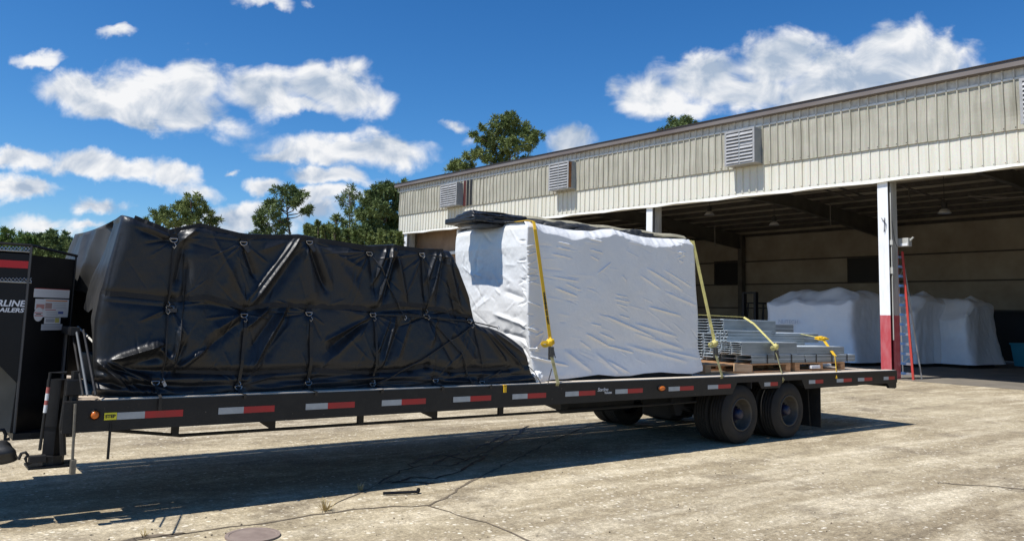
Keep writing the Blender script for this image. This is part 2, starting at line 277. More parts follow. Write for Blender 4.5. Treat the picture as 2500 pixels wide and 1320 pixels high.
# ------------------------------------------------------------------ mesh helpers
class MB:
    def __init__(s): s.v = []; s.f = []; s.m = []; s.mats = []
    def mi(s, m):
        if m not in s.mats: s.mats.append(m)
        return s.mats.index(m)
    def add(s, vs, fs, m):
        o = len(s.v); s.v += [tuple(v) for v in vs]; k = s.mi(m)
        for f in fs: s.f.append(tuple(i+o for i in f)); s.m.append(k)
        return s
    def box(s, a, b, m, rot=None, piv=None, bev=0.0):
        x0,y0,z0 = a; x1,y1,z1 = b
        if bev > 0:
            c = min(bev, abs(x1-x0)*.45, abs(y1-y0)*.45, abs(z1-z0)*.45)
            bm = bmesh.new(); bmesh.ops.create_cube(bm, size=1)
            for v in bm.verts: v.co = Vector(((x0+x1)/2+v.co.x*(x1-x0), (y0+y1)/2+v.co.y*(y1-y0), (z0+z1)/2+v.co.z*(z1-z0)))
            bmesh.ops.bevel(bm, geom=bm.edges[:], offset=c, segments=2, affect='EDGES', profile=.6)
            bm.verts.index_update(); vs = [v.co.copy() for v in bm.verts]; fs = [tuple(v.index for v in f.verts) for f in bm.faces]; bm.free()
        else:
            vs = [Vector(p) for p in ((x0,y0,z0),(x1,y0,z0),(x1,y1,z0),(x0,y1,z0),(x0,y0,z1),(x1,y0,z1),(x1,y1,z1),(x0,y1,z1))]
            fs = [(0,3,2,1),(4,5,6,7),(0,1,5,4),(1,2,6,5),(2,3,7,6),(3,0,4,7)]
        if rot is not None:
            p = Vector(piv if piv else ((x0+x1)/2,(y0+y1)/2,(z0+z1)/2)); vs = [rot @ (v-p) + p for v in vs]
        return s.add(vs, fs, m)
    def prism(s, pts, axis, a, b, m):
        n = len(pts)
        def P(p, t):
            if axis == 'x': return (t, p[0], p[1])
            if axis == 'y': return (p[0], t, p[1])
            return (p[0], p[1], t)
        vs = [P(p, a) for p in pts] + [P(p, b) for p in pts]
        fs = [tuple(range(n)), tuple(range(2*n-1, n-1, -1))] + [(i, i+n, (i+1)%n+n, (i+1)%n) for i in range(n)]
        return s.add(vs, fs, m)
    def tube(s, pts, r, m, n=8, caps=True, flat=None):
        pts = [Vector(p) for p in pts]; rings = []; rr = r if isinstance(r, (list, tuple)) else [r]*len(pts)
        up = Vector((0,0,1)); prev = None
        for i, p in enumerate(pts):
            t = (pts[min(i+1, len(pts)-1)] - pts[max(i-1, 0)]); t = t.normalized() if t.length > 1e-9 else Vector((0,0,1))
            if prev is None:
                a = t.cross(up); a = a.normalized() if a.length > .05 else t.cross(Vector((0,1,0))).normalized()
            else:
                a = prev - t*prev.dot(t); a = a.normalized() if a.length > 1e-6 else prev
            prev = a; b = t.cross(a)
            ring = []
            for k in range(n):
                th = 2*math.pi*k/n; ca, cb = math.cos(th)*rr[i], math.sin(th)*rr[i]
                ring.append(p + a*ca + b*cb)
            rings.append(ring)
        vs = [v for r_ in rings for v in r_]; fs = []
        for i in range(len(rings)-1):
            for k in range(n):
                fs.append((i*n+k, i*n+(k+1)%n, (i+1)*n+(k+1)%n, (i+1)*n+k))
        if caps: fs += [tuple(range(n-1,-1,-1)), tuple((len(rings)-1)*n+k for k in range(n))]
        return s.add(vs, fs, m)
    def band(s, pts, wid, nor, m, th=.004):
        """flat webbing along pts; wid = half width, nor = outward normal"""
        pts = [Vector(p) for p in pts]; nor = Vector(nor).normalized(); vs = []; fs = []
        for i, p in enumerate(pts):
            t = (pts[min(i+1, len(pts)-1)] - pts[max(i-1, 0)]).normalized(); nn = nor if not isinstance(nor, list) else nor[i]
            a = t.cross(nn).normalized()*wid; q = nn*th
            vs += [p-a, p+a, p+a+q, p-a+q]
        for i in range(len(pts)-1):
            o = i*4
            for k in range(4): fs.append((o+k, o+(k+1)%4, o+4+(k+1)%4, o+4+k))
        fs += [(3,2,1,0), tuple((len(pts)-1)*4+k for k in range(4))]
        return s.add(vs, fs, m)
    def lathe(s, prof, c, axis, m, n=32, a0=0, a1=2*math.pi):
        """prof: (axial, radius)"""
        vs = []; full = abs(a1-a0-2*math.pi) < 1e-6; k = n if full else n+1
        for (h, r) in prof:
            for i in range(k):
                th = a0 + (a1-a0)*i/n; u, v = math.cos(th)*r, math.sin(th)*r
                vs.append((c[0]+u, c[1]+h, c[2]+v) if axis == 'y' else ((c[0]+h, c[1]+u, c[2]+v) if axis == 'x' else (c[0]+u, c[1]+v, c[2]+h)))
        fs = []
        for j in range(len(prof)-1):
            for i in range(n if full else n):
                fs.append((j*k+i, j*k+(i+1)%k, (j+1)*k+(i+1)%k, (j+1)*k+i))
        return s.add(vs, fs, m)
    def build(s, name, parent=None, smooth=False, loc=None, label=None):
        me = bpy.data.meshes.new(name); me.from_pydata(s.v, [], s.f)
        for m in s.mats: me.materials.append(m)
        me.polygons.foreach_set('material_index', s.m)
        if smooth: me.polygons.foreach_set('use_smooth', [True]*len(me.polygons))
        bm = bmesh.new(); bm.from_mesh(me); bmesh.ops.recalc_face_normals(bm, faces=bm.faces[:]); bm.to_mesh(me); bm.free()
        o = bpy.data.objects.new(name, me); COL.objects.link(o)
        if parent: o.parent = parent; o.matrix_parent_inverse = Matrix.Translation(-parent.location) if parent.type == 'EMPTY' else Matrix.Identity(4)
        if label: o['label'] = label
        return o

def grid_mesh(name, P, m, parent=None, smooth=True, close=False, mats=None, fm=None):
    """P: (rows, cols, 3) numpy"""
    nr, nc, _ = P.shape
    idx = np.arange(nr*nc).reshape(nr, nc)
    if close: idx = np.concatenate([idx, idx[:, :1]], 1)
    q = np.stack([idx[:-1,:-1], idx[:-1,1:], idx[1:,1:], idx[1:,:-1]], -1).reshape(-1, 4)
    me = bpy.data.meshes.new(name); me.from_pydata(P.reshape(-1,3).tolist(), [], q.tolist())
    for mm in (mats or [m]): me.materials.append(mm)
    if fm is not None: me.polygons.foreach_set('material_index', fm.reshape(-1).astype(int).tolist())
    if smooth: me.polygons.foreach_set('use_smooth', [True]*len(me.polygons))
    o = bpy.data.objects.new(name, me); COL.objects.link(o)
    if parent: o.parent = parent; o.matrix_parent_inverse = Matrix.Translation(-parent.location)
    return o
def thing(name, label, cat, loc=(0,0,0), group=None):
    o = bpy.data.objects.new(name, None); COL.objects.link(o); o.location = loc; o.empty_display_size = .2
    o['label'] = label; o['category'] = cat
    if group: o['group'] = group
    return o
def tag(o, label, cat, group=None, kind=None):
    o['label'] = label; o['category'] = cat
    if group: o['group'] = group
    if kind: o['kind'] = kind
    return o
def struct(o): o['kind'] = 'structure'; return o
def text_mesh(body, size, mtl, origin, xdir, zdir, name, parent, shear=0.0, depth=.001, wide=1.0, bold=0.0, align='LEFT', label=None):
    cu = bpy.data.curves.new('t', 'FONT'); cu.body = body; cu.size = size; cu.shear = shear; cu.extrude = depth; cu.align_x = align; cu.offset = bold
    to = bpy.data.objects.new('t', cu); COL.objects.link(to); bpy.context.view_layer.update()
    me = bpy.data.meshes.new_from_object(to); bpy.data.objects.remove(to); bpy.data.curves.remove(cu)
    x = Vector(xdir).normalized(); z = Vector(zdir).normalized(); n = x.cross(z)
    Mx = Matrix((( x.x*wide, z.x, n.x, origin[0]), (x.y*wide, z.y, n.y, origin[1]), (x.z*wide, z.z, n.z, origin[2]), (0,0,0,1)))
    me.transform(Mx); me.materials.clear(); me.materials.append(mtl); me.name = name
    o = bpy.data.objects.new(name, me); COL.objects.link(o)
    if parent: o.parent = parent; o.matrix_parent_inverse = Matrix.Translation(-parent.location) if parent.type == 'EMPTY' else Matrix.Identity(4)
    if label: o['label'] = label
    return o

# value noise for cloth
_rs = np.random.RandomState(7); _L = _rs.rand(256, 256)
def vnoise(x, y):
    xi = np.floor(x).astype(int); yi = np.floor(y).astype(int); fx_ = x-xi; fy_ = y-yi
    fx_ = fx_*fx_*(3-2*fx_); fy_ = fy_*fy_*(3-2*fy_)
    a = _L[xi%256, yi%256]; b = _L[(xi+1)%256, yi%256]; c = _L[xi%256, (yi+1)%256]; d = _L[(xi+1)%256, (yi+1)%256]
    return (a*(1-fx_)+b*fx_)*(1-fy_) + (c*(1-fx_)+d*fx_)*fy_ - .5
def fbm(x, y, o=4, g=.5):
    s = 0; a = 1
    for i in range(o): s = s + a*vnoise(x*2**i+17*i, y*2**i+31*i); a *= g
    return s
def fold(X, Z, p0, p1, wd, amp, sharp=.35, taper=1.0, w1=None):
    """ridge (amp > 0) or valley along p0 -> p1, in metres; wd = half width at p0, w1 at p1"""
    dx, dz_ = p1[0]-p0[0], p1[1]-p0[1]; Ln = math.hypot(dx, dz_)+1e-9
    s = ((X-p0[0])*dx + (Z-p0[1])*dz_)/Ln; t = ((X-p0[0])*-dz_ + (Z-p0[1])*dx)/Ln
    u = np.clip(s/Ln, 0, 1); w1 = wd if w1 is None else w1; ww = wd + (w1-wd)*u
    over = np.maximum(np.maximum(-s, s-Ln), 0)/ww
    tt = t/ww
    prof = (1-sharp)*np.exp(-tt*tt) + sharp*np.exp(-np.abs(tt)*1.6)
    end = np.exp(-over*over)
    env = np.minimum(1, (np.minimum(u, 1-u)*4*taper + .35)) if taper else 1
    return amp*prof*end*env

# ------------------------------------------------------------------ ground
g = MB(); g.add([(-300,-300,0),(420,-300,0),(420,420,0),(-300,420,0)], [(0,1,2,3)], concrete)
struct(g.build('concrete_yard'))
def crack(pix, wd, m, name, seed=1, jit=.02, z=.004):
    rnd = random.Random(seed); pts = []
    base = [onz(*p) for p in pix]
    for a, b in zip(base[:-1], base[1:]):
        n = max(2, int((b-a).length/.12))
        for i in range(n): pts.append(a.lerp(b, i/n) + Vector((rnd.uniform(-jit, jit), rnd.uniform(-jit, jit), 0)))
    pts.append(base[-1]); vs = []; fs = []
    for i, p in enumerate(pts):
        t = (pts[min(i+1, len(pts)-1)] - pts[max(0, i-1)]).normalized(); a = Vector((-t.y, t.x, 0))*wd*rnd.uniform(.4, 1.3)
        vs += [(p.x-a.x, p.y-a.y, z), (p.x+a.x, p.y+a.y, z)]
    for i in range(len(pts)-1): fs.append((2*i, 2*i+1, 2*i+3, 2*i+2))
    return struct(MB().add(vs, fs, m).build(name))
crack([(1560,1000),(1420,1045),(1330,1085),(1240,1130),(1140,1180),(1085,1215),(1048,1234)], .014, crack_m, 'pavement_joint', 1)
crack([(1048,1234),(960,1236),(860,1243),(760,1258),(640,1276),(520,1292),(400,1306),(280,1330)], .012, crack_m, 'pavement_joint', 2)
crack([(1048,1234),(1120,1256),(1180,1275),(1240,1297),(1290,1320),(1330,1345)], .009, crack_m, 'pavement_joint', 3)
crack([(790,1243),(880,1200),(960,1172)], .008, crack_m, 'pavement_joint', 4)
crack([(1700,1000),(1980,960),(2200,932)], .01, crack_m, 'pavement_joint', 5)
crack([(2290,1178),(2360,1183),(2440,1188),(2500,1194),(2560,1200)], .016, crack_m, 'pavement_joint', 6, .03)
crack([(250,1330),(330,1312),(400,1304),(450,1300)], .03, crack_m, 'pavement_joint', 7, .04)
for i, pp in enumerate([[(920,1182),(980,1150),(1030,1135),(1100,1138),(1150,1120),(1220,1085),(1290,1040)], [(960,1180),(1010,1165),(1060,1168),(1120,1150),(1190,1110)],
                        [(1000,1140),(1020,1120),(1080,1110),(1140,1125)], [(940,1178),(1010,1176),(1060,1180)], [(1060,1135),(1100,1115),(1160,1095),(1240,1060)]]):
    crack(pp, .020, tarline, 'tar_seam', 20+i, .03, .006)
# round cover set in the concrete
cv = onz(617, 1308); c = MB(); c.lathe([(0,.19),(.012,.19),(.012,.165),(.008,.16),(.010,.0)], (cv.x, cv.y, .002), 'z', mat('cover_rust', (.20,.15,.125), .8, col2=(.27,.21,.175), nscale=8), 28)
tag(c.build('utility_cover'), 'small round rusty brown utility cover in the concrete at the front', 'utility cover')
b0, b1 = onz(935,1209), onz(1020,1205)
c = MB(); c.tube([b0+Vector((0,0,.02)), b1+Vector((0,0,.02))], .014, black_paint, 6); c.tube([b1+Vector((0,0,.02)), b1+Vector((.03,.04,.03))], .018, black_paint, 6)
tag(c.build('loose_metal_bar'), 'short dark metal bar lying on the concrete beside the trailer shadow', 'metal bar')
def tuft(px, py, n, hgt, spread, seed, label):
    rnd = random.Random(seed); p = onz(px, py); m = MB()
    for i in range(n):
        a = rnd.uniform(0, 6.28); r_ = rnd.uniform(0, spread*.35); q = p + Vector((math.cos(a)*r_, math.sin(a)*r_, 0)); l = hgt*rnd.uniform(.5, 1); ln = spread*rnd.uniform(.2, 1)
        e = q + Vector((math.cos(a)*ln, math.sin(a)*ln, l)); mid = q.lerp(e, .55) + Vector((0,0,l*.2)); sd = Vector((-math.sin(a), math.cos(a), 0))*.003
        m.add([q-sd, q+sd, mid+sd*.8, mid-sd*.8, e], [(0,1,2,3),(3,2,4)], dry_grass)
    return tag(m.build('grass_tuft'), label, 'grass tuft')
tuft(795, 1245, 46, .10, .12, 3, 'dry straw coloured grass tuft growing where the pavement cracks meet')
tuft(880, 1197, 16, .08, .06, 4, 'thin dry grass tuft in the crack at the edge of the shadow')
tuft(352, 1308, 14, .05, .06, 5, 'small sparse dry weed in the crack at the lower left')
rnd = random.Random(12)
m = MB()
for i in range(260):
    px, py = rnd.uniform(0, 2500), rnd.uniform(1090, 1320)
    p = onz(px, py); r_ = rnd.uniform(.003, .009)
    bm = bmesh.new(); bmesh.ops.create_icosphere(bm, subdivisions=1, radius=r_)
    vs = [v.co*rnd.uniform(.7,1.2)+Vector((p.x,p.y,r_*.4)) for v in bm.verts]; fs = [tuple(v.index for v in f.verts) for f in bm.faces]; bm.free()
    m.add(vs, fs, crack_m if rnd.random() < .5 else concrete)
o = m.build('gravel'); o['kind'] = 'stuff'; o['label'] = 'loose grit scattered over the concrete yard'; o['category'] = 'gravel'

# ------------------------------------------------------------------ warehouse
XF, XB, Y0, Y1 = 23.4, 43.7, -14.0, 36.75
zt = lambda y: 8.97 + .0135*y
zb = lambda y: 6.17 + .009*y
zs_ = lambda y: zb(y) + .97 + .004*y
WH = thing('warehouse', 'long open fronted metal warehouse with ribbed cream fascia over deep shaded bays', 'warehouse', (XF, 10, 0))
def ribbed(name, zlo, zhi, x, m, rows, dent=0, skip=(), rib=.048, top_in=0.0):
    ys = []
    xs = []
    y = Y0; k = 0
    while y < Y1-.01:
        for dy, dx in ((0,0),(.09,-.005),(.18,0),(.244,0),(.256,-rib),(.290,-rib)):
            if y+dy < Y1: ys.append(y+dy); xs.append(dx)
        y += .305
    ys.append(Y1); xs.append(0); ys = np.array(ys); xs = np.array(xs)
    vv = np.linspace(0, 1, rows)[:, None]
    lo = np.array([zlo(t) for t in ys]); hi = np.array([zhi(t) for t in ys])
    Z = lo*(1-vv) + hi*vv; X = x + xs[None, :] + 0*vv
    if dent:
        X = X + dent*fbm(ys[None, :]*.9+3, Z*.8, 3)*(np.sin(vv*math.pi)+.25)
    Z[0] += .012*vnoise(ys*2.3, ys*0)
    P = np.stack([X, np.broadcast_to(ys, X.shape), Z], -1)
    return grid_mesh(name, P, m, WH, smooth=False)
ribbed('lower_fascia', zb, lambda y: zs_(y)+.1, XF, panel_cream, 5, .012)
ribbed('upper_fascia', zs_, lambda y: zt(y)-.36, XF-.05, panel_grey, 12, .05)
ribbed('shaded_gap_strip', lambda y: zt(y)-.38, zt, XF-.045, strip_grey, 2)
b = MB()   # white line under the eave with its ticks
y = Y0
while y < Y1:
    b.box((XF-.092, y, zt(y)-.41), (XF-.03, min(y+.3055, Y1), zt(y)-.35), trim_white); b.box((XF-.086, y+.262, zt(y)-.36), (XF-.03, y+.300, zt(y)-.14), panel_cream)
    y += .305
b.build('fascia_top_trim', WH)
b = MB()
for i in range(50):
    ya, yb = Y0+i*(Y1-Y0)/50, Y0+(i+1)*(Y1-Y0)/50; j = .03*math.sin(i*2.1); j2 = .03*math.sin((i+1)*2.1)
    b.add([(XF-.07,ya,zb(ya)-.08+j),(XF-.07,yb,zb(yb)-.08+j2),(XF-.045,yb,zb(yb)+.02),(XF-.045,ya,zb(ya)+.02)], [(0,1,2,3)], trim_white)
    b.add([(XF-.07,ya,zb(ya)-.08+j),(XF-.07,yb,zb(yb)-.08+j2),(XF+.2,yb,zb(yb)-.07),(XF+.2,ya,zb(ya)-.07)], [(0,1,2,3)], trim_white)
b.build('fascia_bottom_trim', WH)
# eave trim and roof
e = MB(); e.prism([(XF-.28,0),(XF-.26,.20),(XF-.10,.22),(XF+.3,.24),(XF+.3,.02),(XF-.05,-.02)], 'y', 0, 1, eave_m)
vs = [(v[0], Y0 + v[1]*(Y1+.3-Y0), v[2] + zt(Y0 + v[1]*(Y1+.3-Y0)) - .08) for v in e.v]; e.v = vs; e.build('eave_trim', WH)
e = MB(); e.prism([(XF-.30,.13),(XF-.30,.16),(XF-.12,.18),(XF-.12,.14)], 'y', 0, 1, mat('eave_edge_dark', (.035,.03,.028), .5))
e.v = [(v[0], Y0 + v[1]*(Y1+.32-Y0), v[2] + zt(Y0 + v[1]*(Y1+.32-Y0)) - .02) for v in e.v]; e.build('drip_edge', WH)
zr = lambda x: 8.55 - (x-XF)*(1.05/(XB-XF))          # underside of the roof, falling to the back
r_ = MB(); r_.add([(XF+.02,Y0,zr(XF)+.15),(XB+.3,Y0,zr(XB)+.15),(XB+.3,Y1,zr(XB)+.15),(XF+.02,Y1,zr(XF)+.15),(XF+.02,Y0,zr(XF)+.55),(XB+.3,Y0,zr(XB)+.4),(XB+.3,Y1,zr(XB)+.4),(XF+.02,Y1,zr(XF)+.55)],
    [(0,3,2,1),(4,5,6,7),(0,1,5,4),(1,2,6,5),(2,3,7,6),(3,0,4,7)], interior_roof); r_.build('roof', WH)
for i in range(13):
    x = XF+.6+i*1.55; p = MB(); p.box((x, Y0+.1, zr(x)-.06), (x+.07, Y1-.1, zr(x)+.145), purlin_m); p.box((x+.07, Y0+.1, zr(x)-.06), (x+.14, Y1-.1, zr(x)-.045), purlin_m); p.build('purlin', WH)
# back wall with girts, windows and a doorway
b = MB(); wy = [(-14,4.0),(4.0,11.2),(11.2,36.5)]
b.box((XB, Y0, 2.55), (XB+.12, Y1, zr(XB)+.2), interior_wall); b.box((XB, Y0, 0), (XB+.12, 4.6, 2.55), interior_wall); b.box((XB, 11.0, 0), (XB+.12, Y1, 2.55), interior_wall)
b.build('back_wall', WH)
b = MB(); b.box((XB+2, 2, 0), (XB+2.1, 13, 3), dark_void); b.build('doorway', WH)  # dark sheet paints the unlit depth behind the door opening
for z in (2.55, 4.1, 5.6):
    b = MB(); b.box((XB-.14, Y0, z), (XB-.002, Y1, z+.07), purlin_m); b.build('girt', WH)
b = MB(); b.box((XB-.24, Y0, zr(XB)-.22), (XB-.003, Y1, zr(XB)-.07), purlin_m); b.build('eave_strut', WH)
for ya, yb_, za, zz in ((26.4,28.45,4.15,5.7),(16.75,18.7,4.15,5.55)):
    wi = MB(); wi.box((XB-.05, ya, za), (XB-.02, yb_, zz), dark_void); wo_ = wi.build('window', WH)
    wf = MB()
    for a_, c_ in (((XB-.08, ya-.06, za-.06),(XB-.055, yb_+.06, za)), ((XB-.08, ya-.06, zz),(XB-.055, yb_+.06, zz+.06))): wf.box(a_, c_, purlin_m)
    wf.box((XB-.08, ya-.06, za), (XB-.055, ya, zz), purlin_m); wf.box((XB-.08, yb_, za), (XB-.055, yb_+.06, zz), purlin_m)
    wf.build('frame', wo_)
b = MB(); b.box((XF+.1, Y1-.10, 0), (XB, Y1, zr(XB)+.3), interior_wall); b.box((XF+.1, Y1-.1, zr(XB)+.3), (XB-8, Y1, zr(XB)+.8), interior_wall); b.build('end_wall', WH)
b = MB(); b.box((XF+.1, Y0, 0), (XB, Y0+.12, zr(XB)+.3), interior_wall); b.build('end_wall', WH)
# closed panel in the far bay
b = MB(); b.box((XF+.9, 27.5, 3.2), (XF+.98, 36.0, 6.9), mat('brown_hanging_door', (.30,.20,.125), .8, col2=(.22,.14,.085), nscale=1.2)); b.build('hanging_door', WH)
b = MB(); b.box((XF+.7, 27.5, 5.05), (XF+.85, 36.0, 5.22), trim_white); b.box((XF+.7, 27.5, 4.3), (XF+.85, 36.0, 4.4), interior_wall); b.build('door_track', WH)
FR = [-4.4, 5.87, 15.75, 25.9, 35.75]
for i, y in enumerate(FR):
    yy1 = y+.33; far = i == 4
    c = MB()
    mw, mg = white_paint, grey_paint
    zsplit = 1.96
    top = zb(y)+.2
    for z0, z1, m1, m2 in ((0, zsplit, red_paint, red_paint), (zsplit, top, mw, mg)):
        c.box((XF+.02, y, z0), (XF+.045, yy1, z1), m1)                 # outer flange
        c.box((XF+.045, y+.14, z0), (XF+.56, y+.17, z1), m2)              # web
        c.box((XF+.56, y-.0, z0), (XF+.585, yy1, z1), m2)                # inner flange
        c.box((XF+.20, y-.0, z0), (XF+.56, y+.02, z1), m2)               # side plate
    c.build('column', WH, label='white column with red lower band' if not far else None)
    # tapered rafter from the front column to the back wall
    n = 14; r2 = MB(); 
    for j in range(n):
        xa = XF+.6+(XB-.5-XF-.6)*j/n; xb = XF+.6+(XB-.5-XF-.6)*(j+1)/n
        d = lambda x: .62 + .38*abs((x-XF)/(XB-XF)-.5)*2
        def seg(z0a, z1a, z0b, z1b, ya, yb2):
            r2.add([(xa,ya,z0a),(xb,ya,z0b),(xb,yb2,z0b),(xa,yb2,z0a),(xa,ya,z1a),(xb,ya,z1b),(xb,yb2,z1b),(xa,yb2,z1a)], [(0,3,2,1),(4,5,6,7),(0,1,5,4),(1,2,6,5),(2,3,7,6),(3,0,4,7)], rafter_m)
        a0, b0_ = zr(xa)-.07, zr(xb)-.07
        seg(a0-d(xa), a0, b0_-d(xb), b0_, y+.15, y+.17)
        seg(a0-d(xa)-.02, a0-d(xa), b0_-d(xb)-.02, b0_-d(xb), y+.04, y+.28)
    r2.build('rafter', WH)
    bc = MB(); bc.box((XB-.55, y, 0), (XB-.15, y+.30, zr(XB)-.1), rafter_m); bc.build('back_column', WH)
rf_ = random.Random(31)
for nm, zf, xo in (('upper_fastener_row', lambda y: zs_(y)+.06, XF-.10), ('lower_fastener_row', lambda y: zb(y)+.07, XF-.052)):
    b = MB(); y = Y0+.276
    while y < Y1: b.box((xo, y-.012, zf(y)-.014), (xo+.012, y+.012, zf(y)+.014), rust if rf_.random() < .35 else purlin_m); y += .305
    o = b.build(nm, WH); o['kind'] = 'stuff'
# louvred hoods
def hood(ya, yb_, za, zz, kind):
    xf = XF-.52
    h = MB(); t = .035
    side = louv_side
    h.box((xf, ya, zz-t), (XF-.02, yb_, zz), louv_m); h.box((xf, ya, za), (XF-.02, yb_, za+t), louv_m)
    if kind == 'rust':
        h.box((xf, ya, za+t), (xf+.18, ya+t, zz-t), rust); h.box((xf+.18, ya+.002, za+t), (XF-.02, ya+t, zz-t), side)
    else: h.box((xf, ya, za+t), (XF-.02, ya+t, zz-t), side)
    h.box((xf, yb_-t, za+t), (XF-.02, yb_, zz-t), side)
    h.box((xf+.09, ya+t, za+t), (xf+.11, yb_-t, zz-t), louv_side)
    f = .07
    h.box((xf-.02, ya-.01, za-.01), (xf-.001, ya+f, zz+.01), louv_m); h.box((xf-.02, yb_-f, za-.01), (xf-.001, yb_+.01, zz+.01), louv_m)
    h.box((xf-.02, ya+f, za-.01), (xf-.001, yb_-f, za+f), louv_m); h.box((xf-.02, ya+f, zz-f), (xf-.001, yb_-f, zz+.01), louv_m)
    ym = (ya+yb_)/2; h.box((xf-.03, ym-.02, za+f), (xf+.01, ym+.02, zz-f), louv_side)
    ho = h.build('louvre_hood', WH, label={'rust': 'louvred hood with a rusty side edge', 'ox': 'louvred hood beside a dark red opening', 'bent': 'louvred hood with one bent blade'}.get(kind))
    bl = MB(); n = 9; dzz = (zz-za-2*f)/n
    for i in range(n):
        z = za+f+dzz*(i+.5)
        for y0_, y1_ in ((ya+f, ym-.02), (ym+.02, yb_-f)):
            ang = R(30)
            if kind == 'bent' and i == 5 and y0_ == ya+f: ang = R(8)
            bl.box((xf-.005, y0_, z-dzz*.72), (xf+.006, y1_, z+dzz*.58), louv_m, Matrix.Rotation(ang, 3, 'Y'), (xf, ym, z))
    bl.build('louvre_blades', ho)
hood(10.40, 11.68, 7.33, 8.60, 'bent'); hood(20.40, 21.78, 7.50, 8.76, 'rust'); hood(29.60, 31.25, 7.58, 8.83, 'ox'); hood(.5, 1.84, 7.20, 8.45, '')
b = MB(); b.box((XF-.09, 28.75, 7.55), (XF-.075, 29.25, 8.95), dark_void); b.box((XF-.095, 29.25, 7.55), (XF-.08, 29.58, 8.95), oxblood); b.build('vent_opening', WH)
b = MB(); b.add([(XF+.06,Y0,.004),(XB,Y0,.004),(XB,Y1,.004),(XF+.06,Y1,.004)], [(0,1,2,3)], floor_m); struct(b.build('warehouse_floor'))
# surface conduit on the near column
c = MB(); yc = 5.87
c.tube([(XF+.13, yc-.03, 1.2), (XF+.13, yc-.03, 3.1), (XF+.13, yc-.05, 3.25), (XF+.13, yc-.03, 3.4), (XF+.13, yc-.03, 6.0)], .018, grey_paint, 6)
c.box((XF+.08, yc-.08, 3.25), (XF+.18, yc-.005, 3.45), grey_paint); c.box((XF+.08, yc-.09, 4.15), (XF+.18, yc-.005, 4.3), grey_paint)
c.tube([(XF+.0, yc+.1, 5.0), (XF-.02, yc+.12, 4.55), (XF-.01, yc+.05, 4.8), (XF-.02, yc+.2, 5.0)], .01, dark_under, 5)
c.tube([(XF+.13, yc-.06, 4.9), (XF+.3, yc-.05, 4.3), (XF+.45, yc-.05, 4.1)], .008, dark_under, 5); c.build('conduit', WH)

def lampthing(p, drop, label):
    t = thing('hanging_lamp', label, 'lamp', p, 'high bay lamps under the warehouse roof')
    m = MB(); m.tube([(p[0],p[1],p[2]+.35),(p[0],p[1],p[2]+drop)], .012, dark_under, 5); m.build('drop_rod', t)
    m = MB(); m.lathe([(.4,.02),(.36,.10),(.15,.11),(.12,.06)], p, 'z', dark_under, 16); m.build('ballast_housing', t)
    m = MB(); m.lathe([(.12,.08),(.08,.15),(-.05,.24),(-.06,.235),(.07,.13)], p, 'z', aluminium, 20); m.build('reflector', t, True)
for (px, py, x, lab) in ((1732,522,29.5,'bell shaped ceiling lamp hanging just right of the second column'), (1890,547,31,'bell shaped ceiling lamp hanging midway between the two columns'), (2306,517,30,'bell shaped ceiling lamp hanging right of the nearest column')):
    p = onx(px, py, x); lampthing(tuple(p), zr(x)-p.z+.1, lab)
for k_, (p0, p1, x0_, x1_) in enumerate((((1990,455),(2085,486),25.0,27.5),((2030,452),(2112,480),25.5,28),((2192,450),(2312,492),24.5,30),((2365,478),(2460,482),27,27),((2365,478),(2400,488),27,27.5),((2400,488),(2520,478),27.5,27.5))):
    m = MB(); m.tube([onx(*p0, x0_), onx(*p1, x1_)], .035, purlin_m, 6); m.build('ceiling_track', WH)
for (px, pa, pb, x0_) in ((2027,508,552,29),(2219,462,500,28),(1745,560,600,30)):
    m = MB(); m.tube([onx(px,pa-10,x0_), onx(px+1,pb,x0_)], .025, purlin_m, 6); m.build('hanging_pipe', WH)
# flood light on the near column
fp = onx(2205, 592, 24.2)
t = thing('flood_light', 'grey box flood light bracketed to the near white column above the ladder', 'light', tuple(fp))
m = MB(); m.box((fp.x-.12, fp.y-.22, fp.z-.13), (fp.x+.12, fp.y+.25, fp.z+.13), grey_paint, bev=.015); m.build('housing', t)
m = MB(); m.box((fp.x-.135, fp.y-.2, fp.z-.12), (fp.x-.122, fp.y+.02, fp.z-.04), text_white); m.build('lens', t)
m = MB(); m.tube([(fp.x, fp.y-.22, fp.z+.05), (fp.x, fp.y-.32, fp.z+.15)], .03, grey_paint, 8); m.tube([(fp.x,fp.y+.25,fp.z),(fp.x,5.86,fp.z)], .02, grey_paint, 6); m.build('bracket', t)
# red step ladder leaning on the column
L0, R0 = onz(2196, 923), onz(2230, 927)
L1 = onx(2190, 612, 24.25); R1 = onx(2203, 614, 24.25)
t = thing('ladder', 'tall red fibreglass ladder with aluminium rungs leaning on the near column', 'ladder', tuple((L0+R0)/2))
for a_, c_ in ((L0, L1), (R0, R1)):
    m = MB(); m.tube([a_, c_], .045, red_fiber, 4); m.build('rail', t)
for k in range(13):
    f = (k+.55)/13.2; a_, c_ = L0.lerp(L1, f), R0.lerp(R1, f); m = MB(); m.band([a_, c_], .04, (-1,0,.25), aluminium, .02); m.build('rung', t)
m = MB()
L2 = L0 + Vector((.75,.25,0)); R2 = R0 + Vector((.75,.1,0))
for a_, c_ in ((L2, L1), (R2, R1)): m.tube([a_, c_-Vector((0,0,.1))], .022, aluminium, 5)
for k in range(1, 9, 2):
    m.tube([L2.lerp(L1, k/9), R2.lerp(R1, (k+1)/9)], .01, aluminium, 4)
m.build('rear_frame', t)

